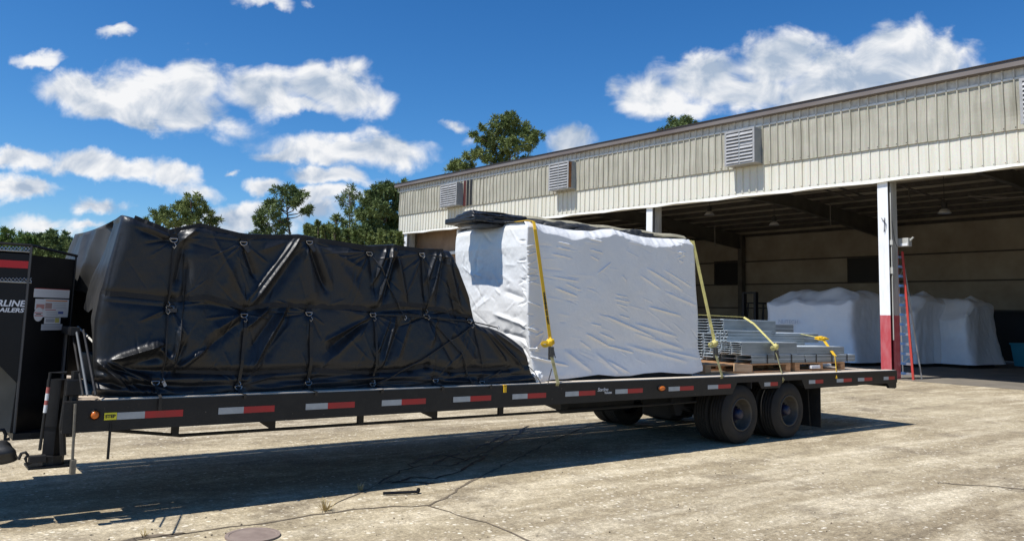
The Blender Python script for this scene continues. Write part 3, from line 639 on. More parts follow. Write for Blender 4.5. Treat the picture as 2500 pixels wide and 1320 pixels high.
# shrink wrapped machines in the bay
def wrapped(name, cx, cy, wx, wy, hfun, seed, label, flare=.25, leg=.14):
    n, rt, rs = 220, 46, 56
    th = np.linspace(0, 2*math.pi, n, endpoint=False)
    pw = 14.0
    cr_ = (np.abs(np.cos(th))**pw + np.abs(np.sin(th))**pw)**(-1/pw)
    ex, ey = np.cos(th)*cr_, np.sin(th)*cr_
    rows = []
    for i in range(rt):
        q = (i+.001)/(rt-1); X = cx + ex*q*wx/2; Y = cy + ey*q*wy/2
        Z = hfun((X-cx)/wx*2, (Y-cy)/wy*2) + .16*fbm(X*1.0+seed, Y*1.0, 3) + .12*np.maximum(0, .35-np.abs(vnoise(X*.9+seed, Y*.9+9)*3))
        Z = Z - .12*np.clip((q-.86)/.14, 0, 1)**2
        rows.append(np.stack([X, Y, Z], -1))
    top = rows[-1]
    s_ = np.cumsum(np.r_[0, np.hypot(np.diff(top[:,0]), np.diff(top[:,1]))])
    for i in range(1, rs):
        q = i/(rs-1); z = top[:,2]*(1-q) + leg*q
        fl = 1 + flare*(q**2.2)*(.5+.9*(vnoise(s_*.6+seed, s_*0+3)+.5)) * .35
        dsp = .09*fbm(s_*1.1+seed*3, z*.7, 4) + .16*np.abs(vnoise(s_*1.7+q*1.2, z*.30+seed))*(q**.7)*1.5 + .02*fbm(s_*5, z*2.5, 3)
        bulge = .05*np.sin(q*math.pi)
        X = cx + (top[:,0]-cx)*fl + ex*(dsp-bulge); Y = cy + (top[:,1]-cy)*fl + ey*(dsp-bulge)
        rows.append(np.stack([X, Y, z], -1))
    t = thing(name, label, 'machine', (cx, cy, 0), 'shrink wrapped machines standing in the warehouse')
    grid_mesh('plastic_wrap', np.array(rows), wrap2, t, close=True)
    m = MB(); m.box((cx-wx*.46, cy-wy*.46, .0), (cx+wx*.46, cy+wy*.46, leg+.1), dark_under); m.build('skid', t)
    return t
def bumps(base, pk):
    def f(u, v):
        z = base + 0*u
        for (a_, b_, h, wd) in pk: z = z + h*np.exp(-((u-a_)**2+(v-b_)**2)/wd**2)
        return z
    return f
def shelf(front, back, pk, ramp=-.35):
    def f(u, v):
        t_ = np.clip((u+1.0)/(ramp+1.0), 0, 1); t_ = t_*t_*(3-2*t_)
        z = front + (back-front)*t_*(1-.25*np.abs(v)**3)
        for (a_, b_, h, wd) in pk: z = z + h*np.exp(-(((u-a_)**2+(v-b_)**2)/wd**2)**.75)
        return z
    return f
def mplace(x0, pa, pb, dep):
    ya, yb2 = onx(pa, 850, x0).y, onx(pb, 850, x0).y
    return x0+dep/2, (ya+yb2)/2, dep, ya-yb2
M1 = wrapped('wrapped_machine', *mplace(29.5,1866,2082,3.6), shelf(2.50, 2.98, [(-.95,.95,.10,.12),(-.9,.3,.14,.16),(-.95,-.93,.16,.12),(-.5,-.4,.20,.3),(.0,.5,.16,.3),(.1,-.7,.14,.25)]), 3, 'largest white shrink wrapped machine, left of the near column, with blue printing', .3)
M2 = wrapped('wrapped_machine', *mplace(32.2,2104,2236,3.2), shelf(2.25, 3.00, [(-.95,-.9,.16,.14),(-.6,.3,.2,.3),(.1,-.6,.25,.25)]), 11, 'middle white shrink wrapped machine seen on both sides of the near column', .3)
M3 = wrapped('wrapped_machine', *mplace(34.4,2248,2364,2.8), shelf(2.10, 2.85, [(-.95,-.93,.12,.12),(-.75,.8,.45,.35),(.1,-.5,.25,.25)]), 23, 'right hand white shrink wrapped machine, tapering to a flared hem', .8)
for i, (s, l) in enumerate((('INDUSTRIAL', .30), ('A  C D T I N', .22), ('FRAGILE', .2))):
    text_mesh(['NLITECH', 'ASERA', 'NVIRT'][i], l*.8, text_blue, (29.36, M1.location.y+1.25-.1*i, 1.62-i*.30), (0,-1,0), (0,0,1), 'printing', M1)
# forklift behind them
fk = onx(1848, 760, 37); t = thing('forklift', 'dark forklift parked behind the wrapped machine against the back wall', 'forklift', (37, fk.y, 0))
m = MB(); m.box((36.6, fk.y-.6, .25), (38.6, fk.y+.6, 1.3), fork_m, bev=.1); m.build('body', t)
m = MB()
for yy in (-.38, .38): m.box((36.25, fk.y+yy-.07, .1), (36.5, fk.y+yy+.07, 3.3), fork_m)
for z in (.5, 1.6, 3.2): m.box((36.28, fk.y-.32, z), (36.45, fk.y+.32, z+.1), fork_m)
m.build('mast', t)
m = MB(); 
for xx in (36.8, 38.2):
    for yy in (-.55, .55): m.tube([(xx, fk.y+yy, 1.3), (xx+.1, fk.y+yy*.9, 2.7)], .04, fork_m, 6)
m.box((36.8, fk.y-.55, 2.68), (38.4, fk.y+.55, 2.75), fork_m); m.build('overhead_guard', t)
for xx in (36.9, 38.3):
    for yy in (-.6, .6): m = MB(); m.lathe([(-.1,.0),(-.1,.27),(-.07,.3),(.07,.3),(.1,.27),(.1,0)], (xx, fk.y+yy, .3), 'y', rubber, 18); m.build('wheel', t)
bp_ = onz(2490, 893); t = thing('storage_bin', 'teal blue plastic bin on the floor inside the dark doorway at right', 'bin', (40, 8.7, 0))
bc_ = onx(2510, 870, 38.5)
m = MB(); y_ = bc_.y; m.add([(38.1,y_-.40,.05),(38.9,y_-.40,.05),(38.9,y_+.40,.05),(38.1,y_+.40,.05),(38.0,y_-.50,1.0),(39.0,y_-.50,1.0),(39.0,y_+.50,1.0),(38.0,y_+.50,1.0)], [(0,3,2,1),(0,1,5,4),(1,2,6,5),(2,3,7,6),(3,0,4,7),(4,5,6,7)], teal); m.build('tub', t)
m = MB(); m.box((37.96, y_-.54, .98), (39.04, y_+.54, 1.06), teal, bev=.02); m.build('rim', t)

# ------------------------------------------------------------------ trees
def crown_mesh(blobs, m, seed, size=.34, dens=1.0):
    rs = np.random.RandomState(seed); V_ = []; 
    for (c_, r3) in blobs:
        # each blob is a handful of needle clumps, each clump a burst of blades
        ncl = max(5, int(20*dens*(r3/1.0)**1.7))
        for _ in range(ncl):
            d = rs.normal(size=3); d /= np.linalg.norm(d); rad = r3*rs.uniform(.35, 1.05)**.6
            cc = np.array(c_) + d*rad*np.array([1,1,.72]); cr2 = rs.uniform(.30, .75)*min(1, r3/1.0+.35)
            nb = int(58*dens); dd = rs.normal(size=(nb,3)); dd[:,2] += .35; dd /= np.linalg.norm(dd, axis=1)[:,None]
            st = cc + dd*rs.uniform(0,.55,(nb,1))*cr2; ln = size*.62*rs.uniform(.6,1.35,(nb,1)); wv = rs.normal(size=(nb,3)); wv -= dd*(wv*dd).sum(1)[:,None]; wv /= np.linalg.norm(wv,axis=1)[:,None]
            wd = size*.13
            V_.append(np.stack([st-wv*wd, st+wv*wd, st+dd*ln+wv*wd*.35, st+dd*ln-wv*wd*.35], 1))
    A = np.concatenate(V_).reshape(-1,3); n = len(A)//4
    me = bpy.data.meshes.new('crown'); me.vertices.add(len(A)); me.vertices.foreach_set('co', A.ravel())
    me.loops.add(n*4); me.loops.foreach_set('vertex_index', np.arange(n*4)); me.polygons.add(n); me.polygons.foreach_set('loop_start', np.arange(n)*4); me.polygons.foreach_set('loop_total', np.full(n,4))
    me.update(calc_edges=True); me.validate(); me.materials.append(m)
    o = bpy.data.objects.new('crown', me); COL.objects.link(o); return o
def dirxy(px):
    d = ray(px, 760); v = Vector((d.x, d.y, 0)); return v.normalized()
def at_depth(px, py, D):
    """point seen at px,py whose horizontal distance is D"""
    d = ray(px, py); h = math.hypot(d.x, d.y); return CAM + d*(D/h)
def tree(pix, D, trunk_px, m, seed, label, group='trees beyond the yard', size=.34, dens=1.0, tr=.22, deep=1.0, name='pine_tree', cat='tree'):
    rnd = random.Random(seed); base = CAM + dirxy(trunk_px)*D; base.z = 0
    blobs = []
    side = dirxy(trunk_px)
    for (px, py, rp) in pix:
        r3 = rp/F*D*(1.0 if name == 'young_pine' else 1.22); off_ = rnd.uniform(-1, 1)*deep*1.6
        p = at_depth(px, py, D) + side*off_; blobs.append(((p.x, p.y, p.z), r3))
    top = max(bb[0][2]+bb[1]*.4 for bb in blobs)
    t = thing(name, label, cat, tuple(base), group)
    tm = MB(); n = 9; pts = []
    hx = max(blobs, key=lambda q: q[0][2])[0]
    for i in range(n):
        f = i/(n-1); x = base.x + (hx[0]-base.x)*f**2 + .12*math.sin(i*1.3+seed); y = base.y + (hx[1]-base.y)*f**2 + .12*math.cos(i*1.7+seed); pts.append(Vector((x, y, top*f*.97)))
    tm.tube(pts, [tr*(1-.85*i/(n-1)) for i in range(n)], bark, 8)
    for (c_, r3) in blobs:
        q = Vector(c_); zf = min(.93, max(.15, (c_[2]-r3*.6)/top)); k = zf*(n-1); a_ = pts[int(k)].lerp(pts[min(n-1, int(k)+1)], k-int(k))
        if (q-a_).length > r3*.4:
            mid = a_.lerp(q, .5) - Vector((0,0,.08*(q-a_).length)); tm.tube([a_, mid, q], [tr*.28, tr*.18, tr*.07], bark, 5, caps=False)
    tm.build('trunk', t, True)
    cr2 = crown_mesh(blobs, m, seed, size, dens); cr2.parent = t; cr2.matrix_parent_inverse = Matrix.Translation(-t.location)
    return t
tree([(468,492,17),(447,504,15),(492,504,13),(412,522,16),(432,520,16),(466,518,22),(500,524,16),(524,538,12),(380,536,16),(400,545,15),(430,545,17),(478,545,20),(515,548,12),(455,540,16)], 78, 470, pine_a, 1, 'pine with a flat spreading crown above the front of the black tarp')
tree([(700,460,17),(722,470,16),(680,474,14),(738,488,13),(657,492,13),(676,498,16),(712,492,15),(728,502,11),(752,508,12),(744,519,8),(640,522,14),(664,524,17),(630,540,12),(648,552,16),(684,548,15),(703,538,9),(660,572,18),(692,574,14),(632,575,14),(618,585,14)], 72, 709, pine_b, 2, 'tall pine with a bare trunk and lopsided crown above the middle of the black tarp')
tree([(852,474,17),(834,484,12),(870,482,14),(848,498,14),(872,506,12),(856,520,13),(866,540,14),(850,552,14)], 80, 858, pine_b, 3, 'round topped thin pine left of the dense tree clump', dens=.7)
tree([(905,490,22),(925,478,18),(945,462,18),(962,470,16),(920,515,30),(955,508,30),(898,530,26),(940,545,32),(970,550,26),(905,568,28),(955,582,25),(930,590,25),(885,575,22)], 66, 935, pine_b, 4, 'broad dense green tree against the left corner of the warehouse', dens=1.35, name='dense_tree')
tree([(985,448,10),(975,455,9),(998,452,8),(975,470,9)], 70, 985, pine_b, 5, 'dark pine top peeping over the left end of the warehouse roof')
tree([(822,532,10),(832,546,12),(812,562,12),(842,566,15),(828,580,15),(858,575,15)], 62, 832, pine_b, 6, 'short ragged pine below the round topped pine', dens=.9)
tree([(1246,296,19),(1225,306,19),(1268,310,20),(1192,322,17),(1238,330,26),(1285,335,22),(1312,345,14),(1182,345,18),(1160,338,8),(1210,352,24),(1250,362,27),(1292,362,18),(1150,380,17),(1120,398,16),(1176,386,22),(1108,412,14),(1220,388,26),(1270,388,20),(1140,408,16)], 74, 1240, pine_a, 7, 'big full crowned pine rising behind the warehouse roof', dens=1.15)
tree([(1655,300,16),(1636,306,14),(1676,304,13),(1616,320,10),(1655,325,22),(1690,306,8)], 84, 1655, pine_b, 8, 'small pine top showing above the middle of the warehouse roof')
rnd = random.Random(5)
for i, (px, tp) in enumerate(((-20,570),(22,562),(52,572),(88,574),(122,568),(160,572),(195,580),(240,585))):
    bl = [(px+rnd.uniform(-6,6), tp+8, 12)] + [(px+rnd.uniform(-18,18), tp+rnd.uniform(18,60), rnd.uniform(12,19)) for _ in range(9)]
    tree(bl, 120+rnd.uniform(-8,10), px, pine_c if i in (1,2) else pine_b, 40+i, ['leafy tree at the left edge of the far wood','rounded tree coloured sunlit green in the far wood at left','tree coloured sunlit green beside the rounded one in the far wood','dark tree in the middle of the far wood','dark tree with a pointed top in the far wood','dark tree at the right end of the far wood','tree of the far wood half hidden by the black tarp','tree of the far wood hidden behind the black tarp'][i], 'trees of the far wood at left', .5, .8, name='wood_tree')
yp = [(750,556),(762,562),(775,550),(790,560),(803,556),(880,572),(905,575),(930,570),(955,572),(975,578),(848,572),(868,575),(820,565)]
for i, (px, tp) in enumerate(yp):
    D = 46 + (i*3.7)%8
    bl = [(px, tp-4, 1.5), (px, tp+2, 2), (px+1, tp+9, 3)] + [(px+rnd.uniform(-4,4), tp+15+k*7, 3.5+k*1.1) for k in range(9)]
    tree(bl, D, px, pine_a, 70+i, '', 'young pines along the yard edge behind the black tarp', .26, .8, .07, .3, name='young_pine')
    bpy.data.objects[COL.objects[-1].name]
yl = ['leftmost', 'second from left', 'third from left', 'fourth from left', 'fifth from left']
ypo = [o for o in COL.objects if o.name.startswith('young_pine')]
ypo.sort(key=lambda o: math.atan2(o.location.y-CAM.y, o.location.x-CAM.x), reverse=True)
names_ = ['leftmost','second','third','fourth','fifth','sixth','seventh','eighth','ninth','tenth','eleventh','twelfth','rightmost']
for o, s in zip(ypo, names_): o['label'] = f'young pine with upright shoots behind the black tarp, {s} counted from the left' if s not in ('leftmost','rightmost') else f'{s} young pine with upright shoots behind the black tarp'
# distant wood closing the horizon
def woodmass(px0, px1, D, top, seed):
    rs = np.random.RandomState(seed); bl = []
    for px in np.arange(px0, px1, 9):
        for k in range(3):
            q = at_depth(px+rs.uniform(-6,6), top+12+k*45+rs.uniform(-12,12), D+rs.uniform(-5,5)); bl.append(((q.x,q.y,max(.8,q.z)), 2.6))
    o = crown_mesh(bl, pine_b, seed, .9, .35); o.name = 'far_wood'; o['kind'] = 'stuff'; o['label'] = 'far tree line closing the view behind the yard'; o['category'] = 'wood'
woodmass(-150, 980, 150, 610, 9)

# ------------------------------------------------------------------ trailer
DZ = .89; LX = 12.13
TR = thing('flatbed_trailer', 'long black gooseneck flatbed trailer with dual wheels and red and white reflective tape', 'trailer', (6, 1.3, 0))
def X0(px): return ony(px, 960, 0).x
xs = [X0(p) for p in (1788, 1800, 1852, 1860, 1904, 1912, 1958, 1966)]
rail = [(0,DZ),(LX,DZ),(LX,.70),(xs[7],.68),(xs[6],.81),(xs[5],.81),(xs[4],.715),(xs[3],.715),(xs[2],.81),(xs[1],.81),(xs[0],.67),(0,.665)]
m = MB(); m.prism(rail, 'y', 0, .012, frame_paint)
m.box((0,.012,DZ-.014), (LX,.07,DZ), frame_paint); m.box((0,.012,.665), (xs[0],.07,.678), frame_paint); m.box((xs[7],.012,.69), (LX,.07,.70), frame_paint)
m.build('side_rail', TR)
m = MB(); m.prism([(0,DZ),(LX,DZ),(LX,.68),(0,.68)], 'y', 2.60, 2.612, frame_paint); m.build('side_rail', TR)
m = MB()
for i in range(13):
    y = .075 + i*.194; m.box((.05, y, DZ-.045), (LX-.05, y+.186, DZ-.006 + (.003 if i % 2 else 0)), deck_wood)
m.build('deck', TR)
m = MB()   # lip of the deck planks along the rail, sunlight put into the colour
m.box((.25, .012, DZ+.0005), (LX-.02, .16, DZ+.009), mat('sunlit_plank', (.66,.58,.48), .8, col2=(.50,.43,.34), nscale=4, stretch=(.5,5,5))); m.build('deck_edge_board', TR)
for y in (.58, 1.92):
    m = MB(); m.box((.05,y,.62), (LX-.3,y+.012,.84), dark_under); m.box((.05,y-.07,.615), (LX-.3,y+.08,.63), dark_under); m.box((.05,y-.07,.83), (LX-.3,y+.08,.843), dark_under); m.build('main_beam', TR)
for i in range(20):
    x = .15 + i*.62
    m = MB(); m.box((x,.012,.72), (x+.012,2.6,.84), dark_under); m.build('crossmember', TR)
for px in (427, 878, 1220):
    p = ony(px, 1040, .35); m = MB(); m.box((p.x-.025,.33,.55), (p.x+.03,.37,.84), dark_under); m.build('outrigger', TR)
for px0, px1 in ((615,672),(1005,1066),(1310,1367)):
    a_, c_ = ony(px0, 1030, .35).x, ony(px1, 1030, .35).x; m = MB(); m.prism([(a_,.66),(c_,.84),(c_,.555),(c_-.05,.555)], 'y', .34, .355, dark_under); m.build('outrigger', TR)
rp = [ony(268,1049,.35), ony(440,1062,.35), ony(1475,996,.35), ony(1700,980,.35)]
m = MB(); m.tube(rp, .015, dark_under, 6); m.build('air_line_pipe', TR)
# reflective tape
TP = [(290,450),(536,672),(748,867),(933,1040),(1107,1199),(1251,1333),(1380,1453),(1502,1569),(1632,1693),(1728,1784),(1866,1899),(1975,2010),(2043,2080),(2095,2130),(2158,2185)]
for a_, c_ in TP:
    xa, xb = X0(a_), X0(c_); xm = xa+(xb-xa)*.44; zc = .772 if a_ < 1960 else .775
    if a_ == 290: xm = xa+(xb-xa)*.41
    m = MB(); m.box((xa,-.0025,zc-.026), (xm,-.0004,zc+.026), reflect_white); m.box((xm,-.0025,zc-.026), (xb,-.0004,zc+.026), reflect_red); m.build('reflective_tape', TR)
st0, st1 = X0(259), X0(289)
m = MB(); m.box((st0,-.004,.747), (st1,-.0005,.80), mat('sticker_yellow', (.75,.68,.03), .5)); stick = m.build('step_sticker', TR, label='yellow sticker reading STEP')
text_mesh('STEP', .034, text_black, (st0+.006,-.0055,.762), (1,0,0), (0,0,1), 'lettering', stick, bold=.0012, wide=1.0)
sx = X0(1458); text_mesh('Starline', .058, text_white, (sx,-.003,.785), (1,0,0), (0,0,1), 'rail_lettering', TR, shear=.35, wide=.95); text_mesh('TRAILERS', .028, text_white, (sx+.11,-.003,.755), (1,0,0), (0,0,1), 'rail_lettering', TR, bold=.0006)
def marker(px, py, r_, wx=1.0):
    p = ony(px, py, 0); m = MB(); m.lathe([(-.012,r_*1.25),(-.016,r_*1.2),(-.004,r_*.95)], (p.x,0,p.z), 'y', rubber, 20); o = m.build('marker_lamp', TR)
    l = MB(); l.lathe([(-.006,r_),(-.020,r_*.85),(-.026,r_*.45),(-.027,0)], (p.x,0,p.z), 'y', amber, 20); l.build('lens', o, True)
    for ob in (o, o.children[0] if o.children else o):
        for v in ob.data.vertices: v.co.x = p.x + (v.co.x-p.x)*wx
marker(231, 1012, .030); marker(1615, 947, .030, 1.9)
# wheels
def wheel(x, yc, outer):
    """one tyre; outer = side the dish shows on (-1 near side)"""
    W, RR = .118, .386
    prof = [(-W+.02,.208),(-W,.23),(-W-.006,.29),(-W+.004,.340),(-W+.022,.369)]
    yy = -W+.03; k = 0
    while yy < W-.03:
        prof += [(yy,RR-.006),(yy+.004,RR),(yy+.028,RR),(yy+.032,RR-.011),(yy+.040,RR-.011)]; yy += .043
    prof += [(W-.022,.369),(W-.004,.340),(W+.006,.29),(W,.23),(W-.02,.208)]
    t = MB(); t.lathe(prof, (x,yc,RR), 'y', tyre_m, 64); to = t.build('tyre', None, True)
    r2 = MB(); s = outer
    r2.lathe([(s*(W-.015),.222),(s*(W+.002),.218),(s*(W+.004),.205),(s*(W-.012),.198),(s*(W-.03),.190),(s*(W-.13),.178),(s*(W-.145),.15),(s*(W-.150),.115)], (x,yc,RR), 'y', rim_grey, 40)
    r2.lathe([(s*(W-.13),.180),(s*(W-.15),.15),(s*(W-.155),.115),(s*(W-.15),.08),(s*(W-.08),.075),(s*(W-.02),.06),(s*(W-.012),.045),(s*(W-.010),0)], (x,yc,RR), 'y', rim_m, 32)
    for q in range(8):
        a_ = q*math.pi/4; r2.tube([(x+math.cos(a_)*.112, yc+s*(W-.15), RR+math.sin(a_)*.112), (x+math.cos(a_)*.112, yc+s*(W-.115), RR+math.sin(a_)*.112)], .011, rim_grey, 6)
        a_ += .39; r2.tube([(x+math.cos(a_)*.148, yc+s*(W-.146), RR+math.sin(a_)*.148), (x+math.cos(a_)*.148, yc+s*(W-.140), RR+math.sin(a_)*.148)], .015, dark_void, 8)
    ro = r2.build('rim', None, True)
    return to, ro
WX = (8.04, 9.13)
src = {}
for x in WX:
    for yc, s in ((.155,-1),(.425,-1),(2.18,1),(2.45,1)):
        wh = bpy.data.objects.new('wheel', None); COL.objects.link(wh); wh.location = (x, yc, .386); wh.parent = TR; wh.matrix_parent_inverse = Matrix.Translation(-TR.location); wh.empty_display_size = .1
        if s not in src:
            src[s] = wheel(0, 0, s)
            for o in src[s]:
                for v in o.data.vertices: v.co.z -= .386
            pair = src[s]
        else:
            pair = tuple(o.copy() for o in src[s])
            for o in pair: COL.objects.link(o)
        for o in pair: o.parent = wh; o.matrix_parent_inverse = Matrix.Identity(4)
for x in WX:
    m = MB(); m.tube([(x,.5,.40),(x,2.1,.40)], .065, dark_under, 12); m.build('axle', TR)
for y in (.66, 1.86):
    m = MB(); m.box((7.3,y-.05,.50), (9.9,y+.05,.60), dark_under, bev=.01)
    for x in (7.45, 8.58, 9.72): m.prism([(x-.16,.58),(x+.16,.58),(x+.05,.34),(x-.05,.34)], 'y', y-.04, y+.04, dark_under)
    m.build('suspension_hanger', TR)
    for x in WX:
        m = MB(); m.tube([(x-.52,y,.46),(x-.2,y,.35),(x,y,.33),(x+.2,y,.35),(x+.52,y,.46)], .035, dark_under, 6); m.build('leaf_spring', TR)
m = MB(); m.tube([(5.9,1.25,.52),(7.1,1.25,.52)], .15, dark_under, 16); m.build('air_tank', TR)
m = MB(); m.box((7.75,1.02,.22), (8.25,1.58,.66), dark_under, bev=.05); m.box((8.85,1.02,.22), (9.35,1.58,.66), dark_under, bev=.05); m.box((8.2,1.15,.30), (8.9,1.45,.66), dark_under, bev=.04); m.build('brake_and_spring_gear', TR)
for y0_, y1_ in ((.05,.60),(2.0,2.56)):
    m = MB(); m.box((9.94,y0_,.10), (9.95,y1_,.70), rubber); m.build('mud_flap', TR)
m = MB(); m.box((LX-.02,.05,.62), (LX+.03,2.56,.89), frame_paint); m.prism([(LX-.30,.70),(LX,.70),(LX,.62),(LX-.05,.60),(LX-.22,.61)], 'y', .015, .06, frame_paint); m.prism([(LX-.30,.70),(LX,.70),(LX,.60),(LX-.2,.60)], 'y', 2.5, 2.6, frame_paint); m.build('rear_bumper', TR)
for y in (.25, 2.3): m = MB(); m.box((LX+.031,y,.70), (LX+.045,y+.15,.78), reflect_red); m.build('tail_lamp', TR)
# gooseneck
NB, NT_ = .615, 2.045; NY = .55; ex_, ey_ = .13, .87
neck = MB()
neck.prism([(-.23,NY),(ex_,ey_),(ex_,2.02),(-.23,2.1),(-.23,NY)][:4], 'z', NB, 1.97, black_paint)
neck.v = [v for v in neck.v]
neck.box((-2.6,NY,1.28), (-.232,NY+.02,NT_-.06), black_paint)
q1_, q2_, q3_ = ony(-60,868,NY), ony(0,893,NY), ony(41,935,NY)
neck.prism([(-2.6,1.5),(-.232,1.5),(-.232,NB),(-.262,NB),(q3_.x,q3_.z),(q2_.x,q2_.z),(q1_.x,q1_.z),(-2.6,q1_.z+.1)], 'y', NY+.001, NY+.018, black_paint)
neck.box((-2.6,2.0,1.28), (-.235,2.02,NT_-.06), black_paint); neck.box((-2.6,NY,NT_-.07), (-.235,2.02,NT_-.05), black_paint)
neck.build('gooseneck', TR)
m = MB()
cap = [(-2.6,NY-.006),(-.235,NY-.006),(ex_+.006,ey_-.006)]
for (a_, c_), (za, zc) in zip(zip(cap[:-1], cap[1:]), ((2.055,2.045),(2.045,2.000))):
    m.tube([(a_[0],a_[1],za),(c_[0],c_[1],zc)], .012, frame_paint, 6)
m.tube([(-.234,NY-.004,2.045),(-.234,NY-.004,NB)], .010, mat('worn_edge', (.10,.095,.09), .5, .3), 6)
m.tube([(ex_,ey_-.004,2.0),(ex_,ey_-.004,NB)], .008, frame_paint, 6); m.build('edge_trim', TR)
m = MB(); m.box((-.245,NY-.04,NB-.05), (ex_+.05,1.2,NB), frame_paint); m.build('base_flange', TR)
m = MB()
p = onx(10, 1000, -.30)
m.prism([(-.245,NY+.03),(-1.0,NY+.95),(-1.0,NY+.96),(-.245,NY+.05)], 'z', NB, 1.35, mat('lit_inner_plate', (.08,.075,.06), .7, col2=(.12,.112,.092), nscale=4)); m.build('inner_plate', TR)
# trellis windows and red stripe
def N_(px, py): return ony(px, py, NY-.004)
for ya, yb_ in ((602,612),(678,687)):
    m = MB(); pts = []
    for i, px in enumerate(range(-40, 78, 9)): pts.append(N_(px, ya if i % 2 else yb_))
    m.tube(pts, .005, aluminium, 4)
    pts = [N_(px, yb_ if i % 2 else ya) for i, px in enumerate(range(-40, 78, 9))]; m.tube(pts, .004, aluminium, 4)
    a_, c_ = N_(-40, yb_+3), N_(77, yb_+3); a_.z = c_.z; m.tube([a_, c_], .005, grey_paint, 4); m.build('trellis_cutout', TR)
z0, z1 = N_(40, 654).z, N_(40, 636).z
m = MB(); m.box((-2.55,NY-.004,z0), (N_(75,640).x,NY-.0005,z1), red_plain); m.build('red_stripe', TR)
q = N_(60, 748); text_mesh('STARLINE', .066, text_white, (q.x+.0,NY-.004,q.z), (1,0,0), (0,0,1), 'neck_lettering', TR, shear=.18, bold=.0018, wide=1.08, align='RIGHT')
q = N_(57, 762); text_mesh('TRAILERS', .044, text_white, (q.x+.0,NY-.004,q.z), (1,0,0), (0,0,1), 'neck_lettering', TR, shear=.18, bold=.0013, wide=1.22, align='RIGHT')
# labels on the angled panel
PN = Vector((ex_+.23, ey_-NY, 0)).normalized(); PO = Vector((-.23, NY, 0)); PNn = PN.cross(Vector((0,0,1)))
def onpanel(px, py):
    d = ray(px, py); n = PNn; t = (PO-CAM).dot(n)/d.dot(n); q = CAM+d*t; return (q-PO).dot(PN), q.z
def plate(pxa, pya, pxb, pyb, mtl, off, name, parent, lab=None):
    u0, z1 = onpanel(pxa, pya); u1, z0 = onpanel(pxb, pyb); m = MB(); vs = []
    for o_ in (off-.001, off):
        for u, z in ((u0,z0),(u1,z0),(u1,z1),(u0,z1)): q = PO + PN*u + PNn*o_; vs.append((q.x,q.y,z))
    m.add(vs, [(3,2,1,0),(4,5,6,7),(0,1,5,4),(1,2,6,5),(2,3,7,6),(3,0,4,7)], mtl); return m.build(name, parent, label=lab)
lab_red = mat('label_red', (.55,.08,.07), .5); lab_grey = mat('label_grey', (.40,.42,.45), .5); lab_yel = mat('label_yellow', (.6,.55,.15), .5)
s1 = plate(83,704,168,728, sticker_white, .003, 'warning_label', TR); plate(85,704,168,707, lab_red, .0036, 'printed_band', s1)
for k in range(4): plate(88,711+k*4,125,712.4+k*4, lab_grey, .0036, 'printed_line', s1); plate(129,712+k*4,164,713.4+k*4, lab_grey, .0036, 'printed_line', s1)
s2 = plate(86,729,108,756, sticker_white, .0035, 'warning_label', TR); plate(88,742,107,754, mat('label_pink', (.55,.28,.25), .5), .0042, 'printed_band', s2)
s3 = plate(107,729,164,774, sticker_white, .004, 'warning_label', TR); plate(111,732,163,736, orange_plain, .0047, 'printed_band', s3); plate(110,739,125,753, mat('label_photo', (.45,.30,.27), .5), .0047, 'picture', s3)
for k in range(4): plate(129,739+k*4,160,740.5+k*4, lab_grey, .0047, 'printed_line', s3)
plate(109,755,135,757, lab_red, .0047, 'printed_band', s3)
for k in range(3): plate(112,760+k*4,140,761.4+k*4, lab_grey, .0047, 'printed_line', s3)
plate(141,760,153,766, mat('label_blue', (.08,.12,.35), .5), .0047, 'picture', s3)
u, z = onpanel(93, 767); q = PO+PN*u; m = MB(); vs = []; 
for o_, r_ in ((.0045,.0), (.0045,.055)):
    for k in range(24): a_ = k*math.pi/12; w_ = q + PN*math.cos(a_)*r_*.9 + PNn*o_; vs.append((w_.x,w_.y,z+math.sin(a_)*r_))
m.add(vs, [(k,(k+1)%24,24+(k+1)%24,24+k) for k in range(24)], sticker_white); s4 = m.build('round_label', TR)
plate(83,762,103,764, lab_red, .0052, 'printed_band', s4); plate(83,769,103,771, lab_red, .0052, 'printed_band', s4); plate(87,765.5,99,767.5, text_black, .0052, 'printed_line', s4)
s5 = plate(108,775,146,790, sticker_white, .003, 'warning_label', TR); plate(111,778,132,786, lab_grey, .0037, 'picture', s5); plate(134,776,143,787, lab_yel, .0037, 'printed_band', s5)
s6 = plate(100,791,150,805, mat('label_pale_blue', (.50,.53,.58), .5), .0045, 'warning_label', TR)
for k in range(3): plate(104,794+k*3.4,146,795.2+k*3.4, lab_grey, .0052, 'printed_line', s6)
# jack
jt, jb = ony(146, 925, .28), ony(124, 1132, .28)
m = MB(); m.tube([jt, jt.lerp(jb,.55)], .085, black_paint, 4); m.tube([jt.lerp(jb,.5), jb], .066, black_paint, 4); m.build('jack_leg', TR)
m = MB(); m.box((jb.x-.16,jb.y-.12,jb.z-.012), (jb.x+.15,jb.y+.13,jb.z+.004), black_paint, bev=.004); m.tube([jb, jb-Vector((0,0,-.07))], .085, frame_paint, 8); m.build('jack_foot', TR)
hA, hB, hC = ony(163,909,.2), ony(123,909,.2), ony(97,1098,.2)
m = MB(); m.tube([hA, hB, hC], .011, frame_paint, 8); crank = m.build('jack_crank', TR)
for f0, f1, mm in ((.19,.27,mat('faded_red_tape',(.42,.12,.10),.5)),(.27,.36,sticker_white),(.36,.42,mat('faded_red_tape',(.42,.12,.10),.5)),(.42,.52,sticker_white)):
    m = MB(); m.tube([hB.lerp(hC,f0), hB.lerp(hC,f1)], .0125, mm, 8); m.build('tape_band', crank)
m = MB(); hk = [ony(*p, .2) for p in ((100,1120),(66,1131),(62,1118),(68,1110),(62,1103),(52,1106),(45,1121))]
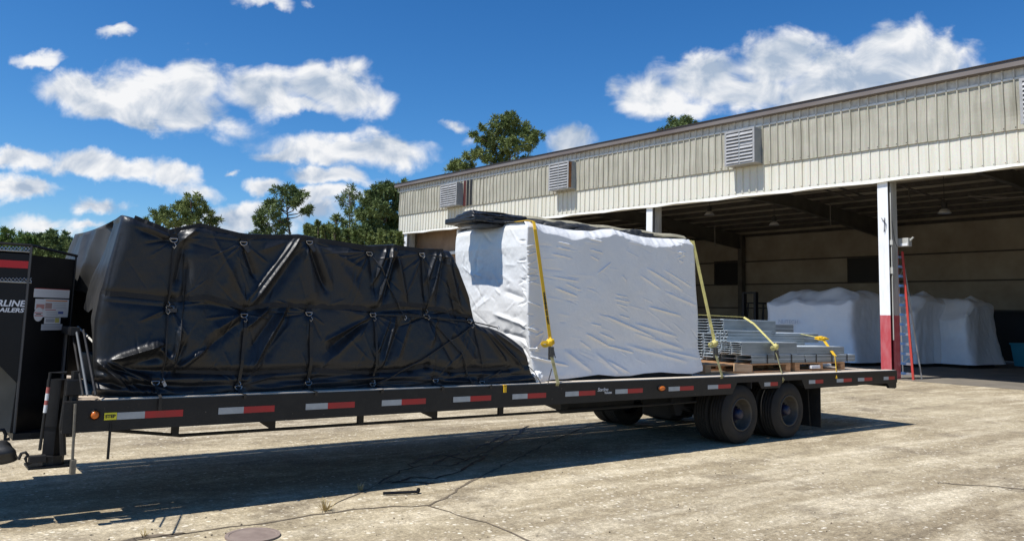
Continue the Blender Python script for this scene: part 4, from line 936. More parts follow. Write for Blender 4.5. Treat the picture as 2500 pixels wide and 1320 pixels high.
m.tube(hk, .011, dark_under, 8); m.box((hk[0].x-.08,hk[0].y-.03,hk[0].z-.02), (hk[0].x+.03,hk[0].y+.03,hk[0].z+.03), dark_under, bev=.005); m.build('hook', TR)
# folded hose, second rod and step stirrup by the jack
m = MB(); m.tube([ony(*p,.15) for p in ((168,930),(160,985),(152,1040),(154,1110))], .022, frame_paint, 8); m.tube([ony(*p,.12) for p in ((185,905),(182,960),(172,1035))], .03, frame_paint, 6)
m.box((ony(178,945,.1).x-.05,.06,ony(178,945,.1).z-.06), (ony(178,945,.1).x+.05,.16,ony(178,945,.1).z+.06), frame_paint, bev=.01); m.build('gear_case', TR)
a0, a1 = ony(184,985,-.02), ony(175,1156,-.02); c0, c1 = ony(270,1032,.0), ony(263,1120,.0); b0_, b1_ = ony(178,1138,-.02), ony(265,1127,.0)
m = MB(); m.tube([a0,a1], .010, mat('scuffed_steel', (.13,.12,.10), .5, .4, col2=(.22,.20,.16), nscale=20), 6); m.tube([c0,c1], .010, frame_paint, 6); m.box((a1.x-.012,-.05,a1.z), (a1.x+.02,.02,a1.z+.10), MATS['scuffed_steel']); m.build('step_hanger', TR)
# headboard
m = MB()
for px0, px1 in ((176,203),(186,214),(204,234)):
    t0, t1 = onx(px0, 802 if px0 != 204 else 805, .10), onx(px1, 964, .10); m.tube([t0, t1], .009, mat('headboard_edge', (.10,.11,.12), .5) if px0 == 186 else frame_paint, 4)
m.box((.06,.35,1.36), (.12,2.2,1.42), frame_paint); m.box((.085,.75,.89), (.10,2.2,1.38), mat('headboard_plate', (.06,.06,.065), .6)); m.build('headboard', TR)
# pavement level: black bag or glad-hand pack dangling at the left edge
hp = ony(8, 1112, .2); bm = bmesh.new(); bmesh.ops.create_icosphere(bm, subdivisions=4, radius=1)
for v in bm.verts:
    n = mnoise.noise(v.co*1.6+Vector((3,1,5)))*.35; v.co = Vector((v.co.x*.17, v.co.y*.12, v.co.z*.10))*(1+n)
    v.co += Vector((hp.x-.09, hp.y+.1, hp.z))
me = bpy.data.meshes.new('cable_bag'); bm.to_mesh(me); bm.free(); me.materials.append(vinyl_dusty); me.polygons.foreach_set('use_smooth', [True]*len(me.polygons))
o = bpy.data.objects.new('cable_boot', me); COL.objects.link(o); o.parent = TR; o.matrix_parent_inverse = Matrix.Translation(-TR.location)
m = MB(); m.tube([hp+Vector((-.09,.1,.07)), hp+Vector((-.35,.2,.35)), (-.8,.8,1.2)], .015, rubber, 6); m.build('cable', TR)
m = MB(); a_ = ony(3,1048,.5); m.tube([ony(0,1050,.5), ony(8,1048,.5), ony(14,1060,.5), ony(12,1072,.5), ony(24,1070,.5)], .014, dark_under, 6); m.build('chain_hook', TR)

# ------------------------------------------------------------------ black tarp load
YB = .12
def q2(px, py): p = ony(px, py, YB); return (p.x, p.z)
sil = [(305,522),(330,530),(352,539),(385,549),(415,561),(432,560),(455,551),(490,546),(520,551),(560,563),(610,569),(660,571),(700,572),(735,570),(752,573),(800,583),(850,591),(905,598),(940,597),(966,595),(1000,601),(1035,606),(1065,606),(1082,609),(1103,612),(1112,625),(1127,655),(1145,705),(1158,750),(1168,788),(1182,796),(1205,800),(1232,811),(1258,829),(1278,846),(1286,868),(1292,900),(1312,930)]
sx_ = np.array([q2(*p)[0] for p in sil]); sz_ = np.array([q2(*p)[1] for p in sil])
order = np.argsort(sx_); sx_, sz_ = sx_[order], sz_[order]
bot = [(232,955),(260,966),(320,970),(385,975),(470,974),(580,973),(680,968),(760,962),(850,958),(915,955),(1000,950),(1080,945),(1180,940),(1240,936),(1300,938)]
bx_ = np.array([q2(*p)[0] for p in bot]); bz_ = np.array([q2(*p)[1] for p in bot])
edge = [q2(305,522), q2(270,640), q2(248,720), q2(236,780), q2(232,860), q2(232,958)]
ez = np.array([e_[1] for e_ in edge])[::-1]; exx = np.array([e_[0] for e_ in edge])[::-1]
NXc, NZr, NT2 = 640, 300, 26
XR = sx_.max()
def tarp_disp(X, Z):
    D = .030*fbm(X*.9+2, Z*.9+5, 3) + .010*fbm(X*4, Z*4, 3)
    A = lambda a, b, w_, am, sh=.5, w1=None, tp=1.0: fold(X, Z, q2(*a), q2(*b), w_, am, sh, tp, w1)
    # tension folds, in the order they lie from front to rear
    D += A((292,530),(250,760), .05, .035, .3)                       # rounded front corner
    D += A((305,545),(258,730), .03, -.02)
    D += A((480,556),(438,592), .030, .055, .6)                      # pucker at the first ring
    D += A((350,548),(420,582), .03, .03, .5) + A((340,560),(415,590), .03, -.03)
    D += A((452,590),(430,700), .05, -.06, .4, .03) + A((455,640),(446,740), .03, -.05, .4)
    D += A((475,570),(460,880), .10, .05, .1) + A((495,640),(490,900), .09, .03, .1)
    D += A((518,571),(603,742), .020, .020, .8)
    D += A((560,640),(600,745), .03, .012)
    D += A((250,735),(420,750), .03, -.015)
    D += A((275,877),(392,842), .018, .11, .7, .035) + A((300,895),(400,868), .05, -.05, .3)
    D += A((388,850),(415,880), .03, .05, .5) + A((238,884),(306,944), .024, .13, .7) + A((243,905),(275,950), .05, .03)
    D += A((258,880),(375,935), .014, .04, .7) + A((262,895),(340,950), .014, .035, .7) + A((280,905),(420,955), .012, .03, .7)
    D += A((440,795),(418,905), .03, .055, .5) + A((452,830),(420,905), .025, -.03)
    D += A((592,764),(520,808), .035, .05, .5, .05) + A((590,785),(505,850), .04, -.03) + A((480,860),(424,905), .022, .04, .6)
    D += A((500,850),(432,905), .02, .035, .6)
    D += A((735,578),(612,744), .024, .095, .75, .04) + A((742,600),(640,742), .05, -.045, .3) + A((722,580),(606,730), .018, .04, .7)
    D += A((700,748),(602,912), .030, .095, .65, .045) + A((712,752),(640,880), .05, -.05, .3)
    D += A((660,748),(600,800), .030, .06, .6) + A((680,755),(612,850), .03, -.03)
    D += A((640,880),(600,925), .025, .03, .5)
    D += A((597,605),(625,680), .03, -.05, .4) + A((585,610),(540,720), .06, .02, .2) + A((640,610),(700,590), .03, .02)
    D += A((757,600),(797,708), .030, -.065, .45) + A((775,600),(812,700), .03, .03)
    D += A((745,582),(770,740), .05, .05, .3)
    D += A((790,605),(885,655), .03, .025, .5) + A((800,600),(890,730), .05, .02, .3)
    D += A((905,776),(800,856), .05, -.075, .4, .07) + A((912,770),(798,830), .022, .05, .6) + A((890,800),(810,875), .03, .04, .5)
    D += A((800,740),(900,775), .04, .015)
    D += A((960,604),(918,742), .022, .09, .7, .03) + A((945,602),(912,690), .02, .06, .7) + A((972,612),(935,740), .030, -.05, .4)
    D += A((966,600),(990,740), .03, .06, .5) + A((905,615),(918,720), .04, -.04, .4)
    D += A((1080,612),(1050,728), .022, .07, .7) + A((1068,612),(1040,690), .02, .05, .6) + A((1088,615),(1068,740), .03, -.04, .4) + A((1034,625),(1040,740), .03, -.04, .4)
    D += A((1090,612),(1122,760), .03, .05, .5)
    D += A((962,778),(922,900), .024, .075, .6) + A((950,776),(916,860), .02, .05, .6) + A((1000,775),(960,890), .03, .035, .5) + A((978,785),(935,900), .03, -.04, .4)
    D += A((1065,775),(1050,840), .025, .05, .6) + A((1050,780),(1110,900), .03, -.03, .4)
    D += A((1110,640),(1150,745), .02, .04, .5) + A((1095,680),(1120,790), .03, -.03)
    D += A((1178,798),(1270,896), .022, .06, .6) + A((1172,800),(1228,880), .022, .05, .6) + A((1160,800),(1180,900), .03, -.04, .4) + A((1200,805),(1282,870), .02, .04, .5)
    D += A((1100,800),(1160,890), .04, .03, .3)
    D *= .74
    rc = random.Random(9)     # fine creases fanning from the rings
    for (px, py) in ((425,582),(596,590),(757,588),(905,615),(1033,618),(418,748),(598,766),(757,762),(914,765),(1043,768),(1150,780),(380,930),(583,942),(755,932),(914,935),(1060,925),(1175,930)):
        for k in range(9):
            an = rc.uniform(0, 6.28); l0, l1 = rc.uniform(8, 22), rc.uniform(45, 120)
            D += A((px+math.cos(an)*l0, py+math.sin(an)*l0), (px+math.cos(an)*l1, py+math.sin(an)*l1*.8), rc.uniform(.006,.014), rc.uniform(.004,.013)*rc.choice((1,1,-1)), .7)
    for k in range(70):
        px, py = rc.uniform(270, 1200), rc.uniform(600, 900); an = rc.choice((R(118), R(60), R(100)))+rc.uniform(-.3,.3); l1 = rc.uniform(25, 110)
        D += A((px, py), (px+math.cos(an)*l1, py+math.sin(an)*l1), rc.uniform(.006,.016), rc.uniform(.002,.008)*rc.choice((1,-1)), .7)
    D += .0035*fbm(X*9, Z*7, 3)
    # pulled-in belt lines of sewn webbing
    for (l, dep) in (([(250,716),(420,730),(600,755),(757,746),(914,757),(1043,755),(1150,775)], -.018), ([(262,902),(430,905),(600,912),(757,905),(914,908),(1000,900),(1040,893),(1100,905),(1240,900)], -.030)):
        for a_, c_ in zip(l[:-1], l[1:]): D += fold(X, Z, q2(*a_), q2(*c_), .035, dep, .2, 0)
    # rings pull the cloth down towards the bed
    for (px, py) in ((425,582),(596,590),(757,588),(905,615),(1033,618),(418,748),(598,766),(757,762),(914,765),(1043,768),(1150,780),(380,930),(583,942),(755,932),(914,935),(1060,925),(1175,930)):
        a_, c_ = q2(px, py); r2 = (X-a_)**2+(Z-c_)**2; D -= .035*np.exp(-r2/.05**2)
    # horizontal sag folds in the skirt
    low = np.clip((1.16-Z)/.2, 0, 1)
    D += low*(.045*np.sin((Z+.05*vnoise(X*1.3, Z*0)*2)*62 + 3*vnoise(X*1.9, Z*2)) *(.5+vnoise(X*1.5+9, Z*3)) + .03*fbm(X*2.2, Z*14, 3))
    D -= low*.025
    return D
def xL(z): return np.interp(z, ez, exx)
V_ = np.linspace(0, 1, NZr)[:, None]
Ux = np.linspace(0, 1, NXc)[None, :]
Xt = xL(2.3) + (XR - xL(2.3))*Ux
Zt = np.interp(Xt, sx_, sz_); Zb = np.interp(Xt, bx_, bz_)
Zn = Zb + (Zt-Zb)*V_
Xn = xL(Zn) + (XR-xL(Zn))*Ux
D = tarp_disp(Xn, Zn)
topd = np.clip((Zt-Zn)/.07, 0, 1); inw = .06*(1-np.sqrt(1-(1-topd)**2+1e-9))
fr = np.clip((Xn-xL(Zn))/.10, 0, 1); inf = .08*(1-np.sqrt(1-(1-fr)**2+1e-9))
lower = np.clip((1.6-Zn)/.6, 0, 1)*.035
Yn = YB - D*(.25+.75*topd) + inw + inf - lower
near = np.stack([Xn, Yn, Zn], -1)
YF = 2.30
tt = np.linspace(0, 1, NT2+2)[1:-1][:, None]
Xtop = np.repeat(Xn[-1:], NT2, 0); Ytop = Yn[-1:] + (YF-Yn[-1:])*tt
sag = -.05*np.sin(tt*math.pi)*(Zt>1.6) + .02*fbm(Xtop*1.5, Ytop*1.5+4, 3)*np.sin(tt*math.pi)
Ztop_ = np.repeat(Zt, NT2, 0) + sag - .02*tt
hump = (Zt < 1.6); Ztop_ = Ztop_ + np.where(hump, .06*np.sin(tt*math.pi), 0)
top = np.stack([Xtop, Ytop, Ztop_], -1)
nf = 30; vf = np.linspace(0, 1, nf)[:, None]
far = np.stack([np.repeat(Xn[-1:], nf, 0), np.full((nf, NXc), YF)+.0*vf, (Zt-.02)*(1-vf)+Zb*vf], -1)
P = np.concatenate([near, top, far], 0)
BT = thing('tarp_load', 'machine load lashed under a glossy black tarp on the front of the trailer', 'tarp covered load', (2.3, 1.2, DZ))
grid_mesh('black_tarp', P, vinyl, BT)
# front drape, lifted at its lower edge
ny = 90; nr = 130
yy = np.linspace(0, 1, ny)[None, :]
vz = np.linspace(0, 1, nr)[:, None]
yv = Yn[:, 0].min()*0 + YB+.06 + (YF-YB-.06)*yy
zbot = 1.60 + .10*np.sin(yv*6.1+1) + .10*vnoise(yv*3.1, yv*0+2); zbot = np.where(yv < .42, .95+(zbot-.95)*np.clip((yv-.18)/.24, 0, 1)**.7, zbot)
ztp = sz_[0] - .02*np.clip(yy,0,1) - .03*np.sin(yy*math.pi)
Zf = zbot + (ztp-zbot)*vz
Xf = xL(Zf) + .004
fd = .05*fbm(yv*1.8+3, Zf*.7, 4) + .05*np.exp(-((yv-.9-(2.3-Zf)*.35)/.07)**2) + .05*np.exp(-((yv-1.5+(2.3-Zf)*.2)/.09)**2) - .05*np.exp(-((yv-.65-(2.3-Zf)*.5)/.10)**2) + .02*fbm(yv*6, Zf*3, 3)
fade = np.clip(yy/.06, 0, 1)*np.clip((1-vz)/.05, 0, 1)
Xf = Xf - fd*fade + .05*np.clip((1.75-Zf)/.3, 0, 1)*yy
Yf = yv + 0*Zf
Yf[:, 0] = np.interp(Zf[:, 0], Zn[:, 0], Yn[:, 0]); Xf[:, 0] = xL(Zf[:, 0])+.002
grid_mesh('front_drape', np.stack([Xf, Yf, Zf], -1), vinyl_dusty, BT)
# rear end of the hump
zr2 = np.linspace(0, 1, 20)[:, None]; yr = np.linspace(0, 1, 30)[None, :]
Pz = Zb[0,-1] + (Zt[0,-1]-Zb[0,-1])*zr2 + 0*yr; grid_mesh('rear_drape', np.stack([np.full_like(Pz, XR)+.02*np.sin(yr*20), Yn[0,-1]+(YF-Yn[0,-1])*yr+0*Pz, Pz], -1), vinyl, BT)
def surf_y(x, z):
    i = int(np.clip((x-xL(z))/(XR-xL(z)), 0, 1)*(NXc-1)); zt_, zb_ = Zt[0,i], Zb[0,i]; j = int(np.clip((z-zb_)/max(1e-6, zt_-zb_), 0, 1)*(NZr-1)); return float(Yn[j,i])
def S3(px, py, out=.006):
    x, z = q2(px, py); return Vector((x, surf_y(x, z)-out, z))
def dense(pp, n=10):
    r_ = []
    for a_, c_ in zip(pp[:-1], pp[1:]): r_ += [(a_[0]+(c_[0]-a_[0])*k/n, a_[1]+(c_[1]-a_[1])*k/n) for k in range(n)]
    return r_ + [pp[-1]]
for l in ([(252,716),(300,717),(420,730),(500,725),(600,750),(680,743),(757,746),(914,754),(980,742),(1043,748),(1150,772)], [(330,531),(415,566),(490,551),(596,577),(735,580),(757,583),(905,606),(965,603),(1033,612),(1085,613)], [(430,903),(600,910),(757,903),(914,908),(1000,898),(1040,890),(1100,903),(1240,898)]):
    m = MB(); m.band([S3(*p, .004) for p in dense(l, 14)], .022, (0,-1,0), webbing, .003); m.build('webbing_strip', BT)
rings = [(425,582),(596,590),(757,588),(905,615),(1033,618),(418,748),(598,766),(757,762),(914,765),(1043,768),(1150,780),(380,930),(583,942),(755,932),(914,935),(1060,925),(1175,930)]
for i, (px, py) in enumerate(rings):
    c_ = S3(px, py, .018); m = MB(); pts = []
    rr_ = .030
    for k in range(15):
        a_ = math.pi + math.pi*k/14; pts.append(c_ + Vector((math.cos(a_)*rr_, -.004, math.sin(a_)*rr_)))
    pts.append(pts[0].copy()); m.tube(pts, .0048, steel, 6, caps=False); m.build('d_ring', BT)
    m = MB(); m.band([S3(px, py-8, .008), S3(px, py+2, .014)], .026, (0,-1,.1), webbing, .004)
    if i in (1, 2): m.band([S3(px+2, py+6, .012), S3(px+14, py+24, .008)], .022, (0,-1,.1), mat('ring_flap', (.06,.055,.05), .7), .004)
    m.build('ring_tab', BT)
for a_, c_ in (((385,748),(418,758)),): m = MB(); m.band([S3(404,757,.012), S3(432,757,.012)], .016, (0,-1,0), mat('ring_flap', (.06,.055,.05), .7), .004); m.build('ring_tab', BT)
m = MB(); m.band([S3(396,928,.02), S3(403,942,.02)], .012, (0,-1,0), lab_grey, .003); m.build('care_tag', BT)
# rubber tie-downs and ropes lashing it
def tie(pts, r_, mtl, label, name='rubber_tie', flat=True, grp='black rubber tie downs over the tarp', hooks=True):
    t = thing(name, label, 'tie down', tuple(pts[0]), grp)
    m = MB()
    if flat: m.band(pts, r_, (0,-1,.05), mtl, .006)
    else: m.tube(pts, r_, mtl, 6)
    m.build('strap', t)
    if hooks:
        for e_ in (pts[0], pts[-1]):
            m = MB(); m.tube([e_+Vector((0,-.01,.02)), e_+Vector((.012,-.016,0)), e_+Vector((0,-.01,-.022)), e_+Vector((-.012,-.012,-.008))], .0038, steel, 6); m.build('hook', t)
    return t
tie([S3(*p,.02) for p in dense([(424,600),(412,742)],6)], .007, webbing, 'thin black strap from the front top ring to the front middle ring')
tie([S3(*p,.02) for p in dense([(410,760),(395,928)],8)], .005, webbing, 'thin black strap from the front middle ring down to the front lower ring')
tie([S3(*p,.014) for p in dense([(446,620),(450,720),(438,800),(423,890)],6)], .004, webbing, 'slack black cord curving beside the front tie down', 'cord', False, hooks=False)
tie([S3(*p,.02) for p in dense([(598,780),(583,936)],8)], .013, rubber, 'wide rubber tie down under the second middle ring from the front')
tie([S3(*p,.02) for p in dense([(757,778),(755,928)],8)], .015, rubber, 'wide rubber tie down under the third middle ring from the front')
tie([S3(*p,.02) for p in dense([(914,778),(914,932)],8)], .011, rubber, 'wide rubber tie down under the fourth middle ring from the front')
tie([S3(*p,.02) for p in dense([(908,620),(960,720),(985,775)],6)], .006, rubber, 'thin rubber tie down slanting from the fourth top ring', flat=True)
tie([S3(*p,.02) for p in dense([(1046,775),(1120,860),(1150,945)],6)], .007, rubber, 'rubber tie down slanting from the fifth middle ring down to the rail')
tie([S3(*p,.02) for p in dense([(1036,625),(1046,700),(1044,760)],6)], .005, rubber, 'thin rubber tie down between the rearmost top ring and the ring below')
tie([S3(*p,.018) for p in dense([(916,768),(990,770),(1045,774),(1148,784)],6)], .006, rubber, 'black strap running level between the rear middle rings')
tie([S3(*p,.02) for p in dense([(916,938),(945,922),(1020,880),(1100,828),(1150,795)],5)], .008, rubber, 'long black strap rising rearward from the fourth lower ring', flat=False)
tie([S3(*p,.015) for p in dense([(1150,785),(1180,790)],3)]+[Vector(ony(1215,800,.16))], .006, rubber, 'short black strap over the shoulder of the rear hump')
for (px, py, lb) in ((380,940,'front lower ring'),(583,950,'second lower ring from the front'),(755,942,'third lower ring from the front'),(914,945,'fourth lower ring from the front'),(1062,930,'fifth lower ring from the front'),(1178,935,'rearmost lower ring')):
    a_ = S3(px, py-2, .02); c_ = Vector((a_.x+.01, -.016, .80 if px < 500 else .865)); tie([a_, S3(px, py+8, .03), Vector((a_.x+.008, min(-.02, a_.y-.01), .90)), c_], .011, rubber, 'short black strap tying the '+lb+' to the rail', hooks=False)
for (px, y_) in ((1283, .3),):
    a_ = ony(1285, 888, .12); tie([a_, ony(1305, 908, .1), ony(1322, 938, .0)], .004, rubber, 'thin black cord from the tail of the tarp down to the deck edge', 'cord', False, hooks=False)
# what shows beneath the lifted front drape
cg_ = thing('crated_motor', 'dark machine part with a grey block showing under the lifted front of the black tarp', 'machine part', (.9, .9, DZ))
m = MB(); m.box((.42,.40,DZ+.01), (1.6,2.0,1.15), dark_under, bev=.02); m.box((.50,.50,1.15), (1.5,1.9,1.9), dark_under, bev=.05); m.build('body', cg_)
m = MB(); m.box((.36,.52,1.14), (.50,.86,1.42), mat('cast_grey', (.13,.135,.125), .7, col2=(.08,.08,.075), nscale=7), bev=.03); m.box((.34,.60,1.40), (.48,.80,1.52), MATS['cast_grey'], bev=.03); m.build('grey_block', cg_)
m = MB(); m.tube([onx(190,797,.2), onx(215,822,.22), Vector(S3(238,850,.0))+Vector((.02,.03,0))], .008, mat('white_rope', (.55,.53,.48), .8), 6); tag(m.build('rope'), 'thin white rope pulled from the headboard to the corner of the black tarp', 'rope')

# ------------------------------------------------------------------ white shrink wrapped crate
YW = .28
def q3(px, py): p = ony(px, py, YW); return (p.x, p.z)
WB = thing('wrapped_crate', 'tall crate in white shrink wrap standing on the middle of the trailer', 'crate', (5.8, 1.0, DZ))
le = [q3(*p) for p in ((1290,538),(1287,600),(1291,680),(1288,760),(1291,840),(1296,900),(1300,932))]; re_ = [q3(*p) for p in ((1692,584),(1697,620),(1700,700),(1704,760),(1704,850),(1711,895),(1708,912))]
lz = np.array([p[1] for p in le])[::-1]; lx = np.array([p[0] for p in le])[::-1]; rz_ = np.array([p[1] for p in re_])[::-1]; rx2 = np.array([p[0] for p in re_])[::-1]
tp = [q3(*p) for p in ((1290,539),(1310,541),(1340,547),(1380,555),(1420,561),(1455,563),(1480,562),(1505,558),(1525,563),(1550,571),(1590,578),(1640,581),(1692,584))]
bt = [q3(*p) for p in ((1296,932),(1321,926),(1360,924),(1401,919),(1439,914),(1480,918),(1514,917),(1550,911),(1590,908),(1630,911),(1666,912),(1708,900))]
NX3, NZ3 = 760, 470
U3 = np.linspace(0,1,NX3)[None,:]; V3 = np.linspace(0,1,NZ3)[:,None]
xa_, xb_ = tp[0][0], tp[-1][0]; Xq = xa_ + (xb_-xa_)*U3
Z1 = np.interp(Xq, [p[0] for p in tp], [p[1] for p in tp]); Z0 = np.interp(Xq, [p[0] for p in bt], [p[1] for p in bt])
Z3 = Z0 + (Z1-Z0)*V3; X3 = np.interp(Z3, lz, lx); X3 = X3 + (np.interp(Z3, rz_, rx2)-X3)*U3
def zz5(X_, Y_): return (1060+X_/2.64, 480+Y_/2.64)
rw = random.Random(4)
D3 = .022*fbm(X3*.9, Z3*.9+7, 2) + .0035*fbm(X3*2.4+4, Z3*4.5, 2) + .0025*fbm(X3*9, Z3*12, 3)
wr = [((800,290),(880,310),.010,.010),((790,325),(880,342),.010,.010),((765,368),(890,396),.012,.012),((770,515),(930,545),.010,.010),((788,588),(918,640),.012,.018),((1056,492),(1135,428),.012,.012),((1005,272),(1085,290),.01,.010),((1005,340),(1085,362),.01,.012),((1010,380),(1060,410),.01,.01),
 ((1375,465),(1600,600),.016,.018),((1330,508),(1455,592),.014,.013),((1480,470),(1660,580),.014,.012),((1388,712),(1585,765),.013,.020),((1195,763),(1258,783),.01,.012),((1120,775),(1420,905),.016,.024),((985,885),(1135,968),.012,.024),((1130,962),(1278,1002),.012,.022),((1068,878),(1165,920),.012,.014),((1020,820),(1075,832),.01,.012),
 ((596,1028),(850,1085),.012,.022),((655,895),(700,872),.010,.014),((1165,658),(1255,678),.009,.012),((1175,688),(1245,708),.009,.010),((1175,633),(1245,647),.008,.010),((850,560),(940,600),.012,.010),((1210,510),(1235,540),.01,.01),
 ((940,930),(1010,980),.014,.014),((1120,1060),(1240,1130),.02,.02),((1300,820),(1560,900),.02,.016),((1300,880),(1600,980),.025,.018),((1250,960),(1620,1060),.025,.015),((1500,620),(1690,700),.02,.012),((1480,990),(1700,1040),.02,.012),((850,1000),(1000,1120),.03,.02),((1050,1020),(1180,1140),.03,.018),((700,900),(640,1000),.02,.014)]
for a_, c_, wd, am in wr: D3 += fold(X3, Z3, q3(*zz5(*a_)), q3(*zz5(*c_)), wd*.95, am*1.05, .5, 1)
for k in range(75):
    X_, Y_ = rw.uniform(640, 1660), rw.uniform(260, 1100); L_ = rw.uniform(20, 130); u_ = (X_-640)/1020; v_ = (Y_-260)/840
    ang = R(6 + 30*v_*u_ + 18*u_ + rw.uniform(-12, 12)); 
    D3 += fold(X3, Z3, q3(*zz5(X_, Y_)), q3(*zz5(X_+L_*math.cos(ang), Y_+L_*math.sin(ang))), rw.uniform(.007,.016), rw.uniform(.0015,.005)*rw.choice((1,1,-1)), .3, 1)
for i in range(26):   # crumpled left hand corner
    Y_ = rw.uniform(250, 1040); D3 += fold(X3, Z3, q3(*zz5(598, Y_)), q3(*zz5(640+rw.uniform(0,50), Y_+rw.uniform(-30,30))), .009, rw.uniform(-.012,.014), .4, 1)
for i in range(10): Y_ = rw.uniform(280, 420); D3 += fold(X3, Z3, q3(*zz5(1560+rw.uniform(0,60), Y_)), q3(*zz5(1590+rw.uniform(0,40), Y_+rw.uniform(-30,30))), .008, rw.uniform(.006,.014), .4, 1)
sh_h = .07 + .05*np.abs(np.sin((X3-xa_)*2.35)) + .03*vnoise(X3*5, X3*0+2) + .018*vnoise(X3*18, X3*0+5)
sh = np.clip(1-(Z1-Z3)/sh_h, 0, 1); D3 += sh*(.016*fbm(X3*7, Z3*16, 3)); Yin = sh**1.3*sh_h*.85
cl = np.clip((X3-np.interp(Z3, lz, lx))/.018, 0, 1); Yin2 = .010*(1-np.sqrt(1-(1-cl)**2+1e-9))
flare = .04*np.clip((1.25-Z3)/.3, 0, 1)
Y3 = YW - D3 + Yin + Yin2 - flare
YWF = 1.72
nt3 = 30; t3 = np.linspace(0,1,nt3+2)[1:-1][:,None]
Xp = np.repeat(X3[-1:], nt3, 0); Yp = Y3[-1:] + (YWF-Y3[-1:])*t3; Zp = np.repeat(Z1, nt3, 0) + .02*np.sin(t3*math.pi) + .02*fbm(Xp*3, Yp*3, 3)*np.sin(t3*math.pi)
fr3 = np.stack([np.repeat(X3[-1:], 20, 0), np.full((20,NX3), YWF), Z1*(1-np.linspace(0,1,20)[:,None]) + .95*np.linspace(0,1,20)[:,None]], -1)
grid_mesh('plastic_wrap', np.concatenate([np.stack([X3,Y3,Z3],-1), np.stack([Xp,Yp,Zp],-1), fr3], 0), wrap, WB)
# end facing the front of the trailer
n1_, n2_ = 330, 300
y4 = np.linspace(0,1,n1_)[None,:]; v4 = np.linspace(0,1,n2_)[:,None]
zb4 = Z3[0,0] + .0*y4; Z4 = zb4 + (Z1[0,0]+.015*np.sin(y4*math.pi) - .02*y4 - zb4)*v4; yl = np.interp(Z4, Z3[:,0], Y3[:,0]); Y4 = yl + (YWF-yl)*y4
d4 = .018*fbm(Y4*1.1+5, Z4*1.1, 3) + .006*fbm(Y4*8, Z4*8, 3)
for k in range(60):
    a_ = rw.uniform(.3, 1.65); b_ = rw.uniform(.95, 2.55); an = rw.uniform(-.9, .9) + (1.2 if a_ > 1.2 else 0); L_ = rw.uniform(.06, .4)
    d4 += fold(Y4, Z4, (a_, b_), (a_+L_*math.cos(an), b_+L_*math.sin(an)), rw.uniform(.014,.035), rw.uniform(.002,.008)*rw.choice((1,-1)), .3, 1)
for k in range(40):
    b_ = rw.uniform(1.0, 2.45); d4 += fold(Y4, Z4, (YW+.0, b_), (YW+rw.uniform(.06,.2), b_+rw.uniform(-.1,.12)), .012, rw.uniform(-.014,.014), .4, 1)
d4 += fold(Y4, Z4, (.35,1.80), (.70,1.88), .04, -.022, .3, 1) + fold(Y4, Z4, (.3,1.5), (.9,1.62), .03, .02, .3, 1) + fold(Y4, Z4, (.3,1.35), (.8,1.42), .03, -.02, .3, 1)
fd4 = np.clip(y4/.04, 0, 1)*np.clip((1-v4)/.03, 0, 1)
rnd4 = .05*np.clip(1-(1-v4)/.05, 0, 1)**2
X4 = np.interp(Z4, lz, lx) - d4*fd4 + rnd4 - .03*np.clip((1.2-Z4)/.3, 0, 1)*fd4
X4[:,0] = X3[:,0][np.clip((np.linspace(0,1,n2_)*(NZ3-1)).astype(int),0,NZ3-1)]; 
grid_mesh('end_wrap', np.stack([X4,Y4,Z4],-1), wrap, WB)
v5 = np.linspace(0,1,40)[:,None]; y5 = np.linspace(0,1,40)[None,:]; Z5 = Z3[0,-1] + (Z1[0,-1]-Z3[0,-1])*v5 + 0*y5; yl5 = np.interp(Z5, Z3[:,-1], Y3[:,-1])
grid_mesh('end_wrap', np.stack([np.interp(Z5, rz_, rx2)+.02*fbm(y5*6, Z5*3, 3)*np.clip(y5*8,0,1), yl5+(YWF-yl5)*y5, Z5],-1), wrap, WB)
m = MB(); m.box((lx.min()+.1,YW+.05,DZ+.005), (rx2.max()-.12,YWF-.05,DZ+.09), dark_under); m.build('skid', WB)
# loose wad of white plastic by the tail of the black tarp
wp = ony(1312, 912, .13); bm = bmesh.new(); bmesh.ops.create_icosphere(bm, subdivisions=4, radius=1)
for v in bm.verts:
    n = mnoise.noise(v.co*1.9)*.5 + mnoise.noise(v.co*5)*.18; v.co = Vector((v.co.x*.075, v.co.y*.06, v.co.z*.06))*(1+n) + Vector((wp.x, wp.y+.02, DZ+.065))
me = bpy.data.meshes.new('plastic_wad'); bm.to_mesh(me); bm.free(); me.materials.append(wrap); me.polygons.foreach_set('use_smooth', [True]*len(me.polygons))
o = bpy.data.objects.new('plastic_wad', me); COL.objects.link(o); tag(o, 'crumpled wad of white plastic on the deck between black tarp and white crate', 'plastic wad')
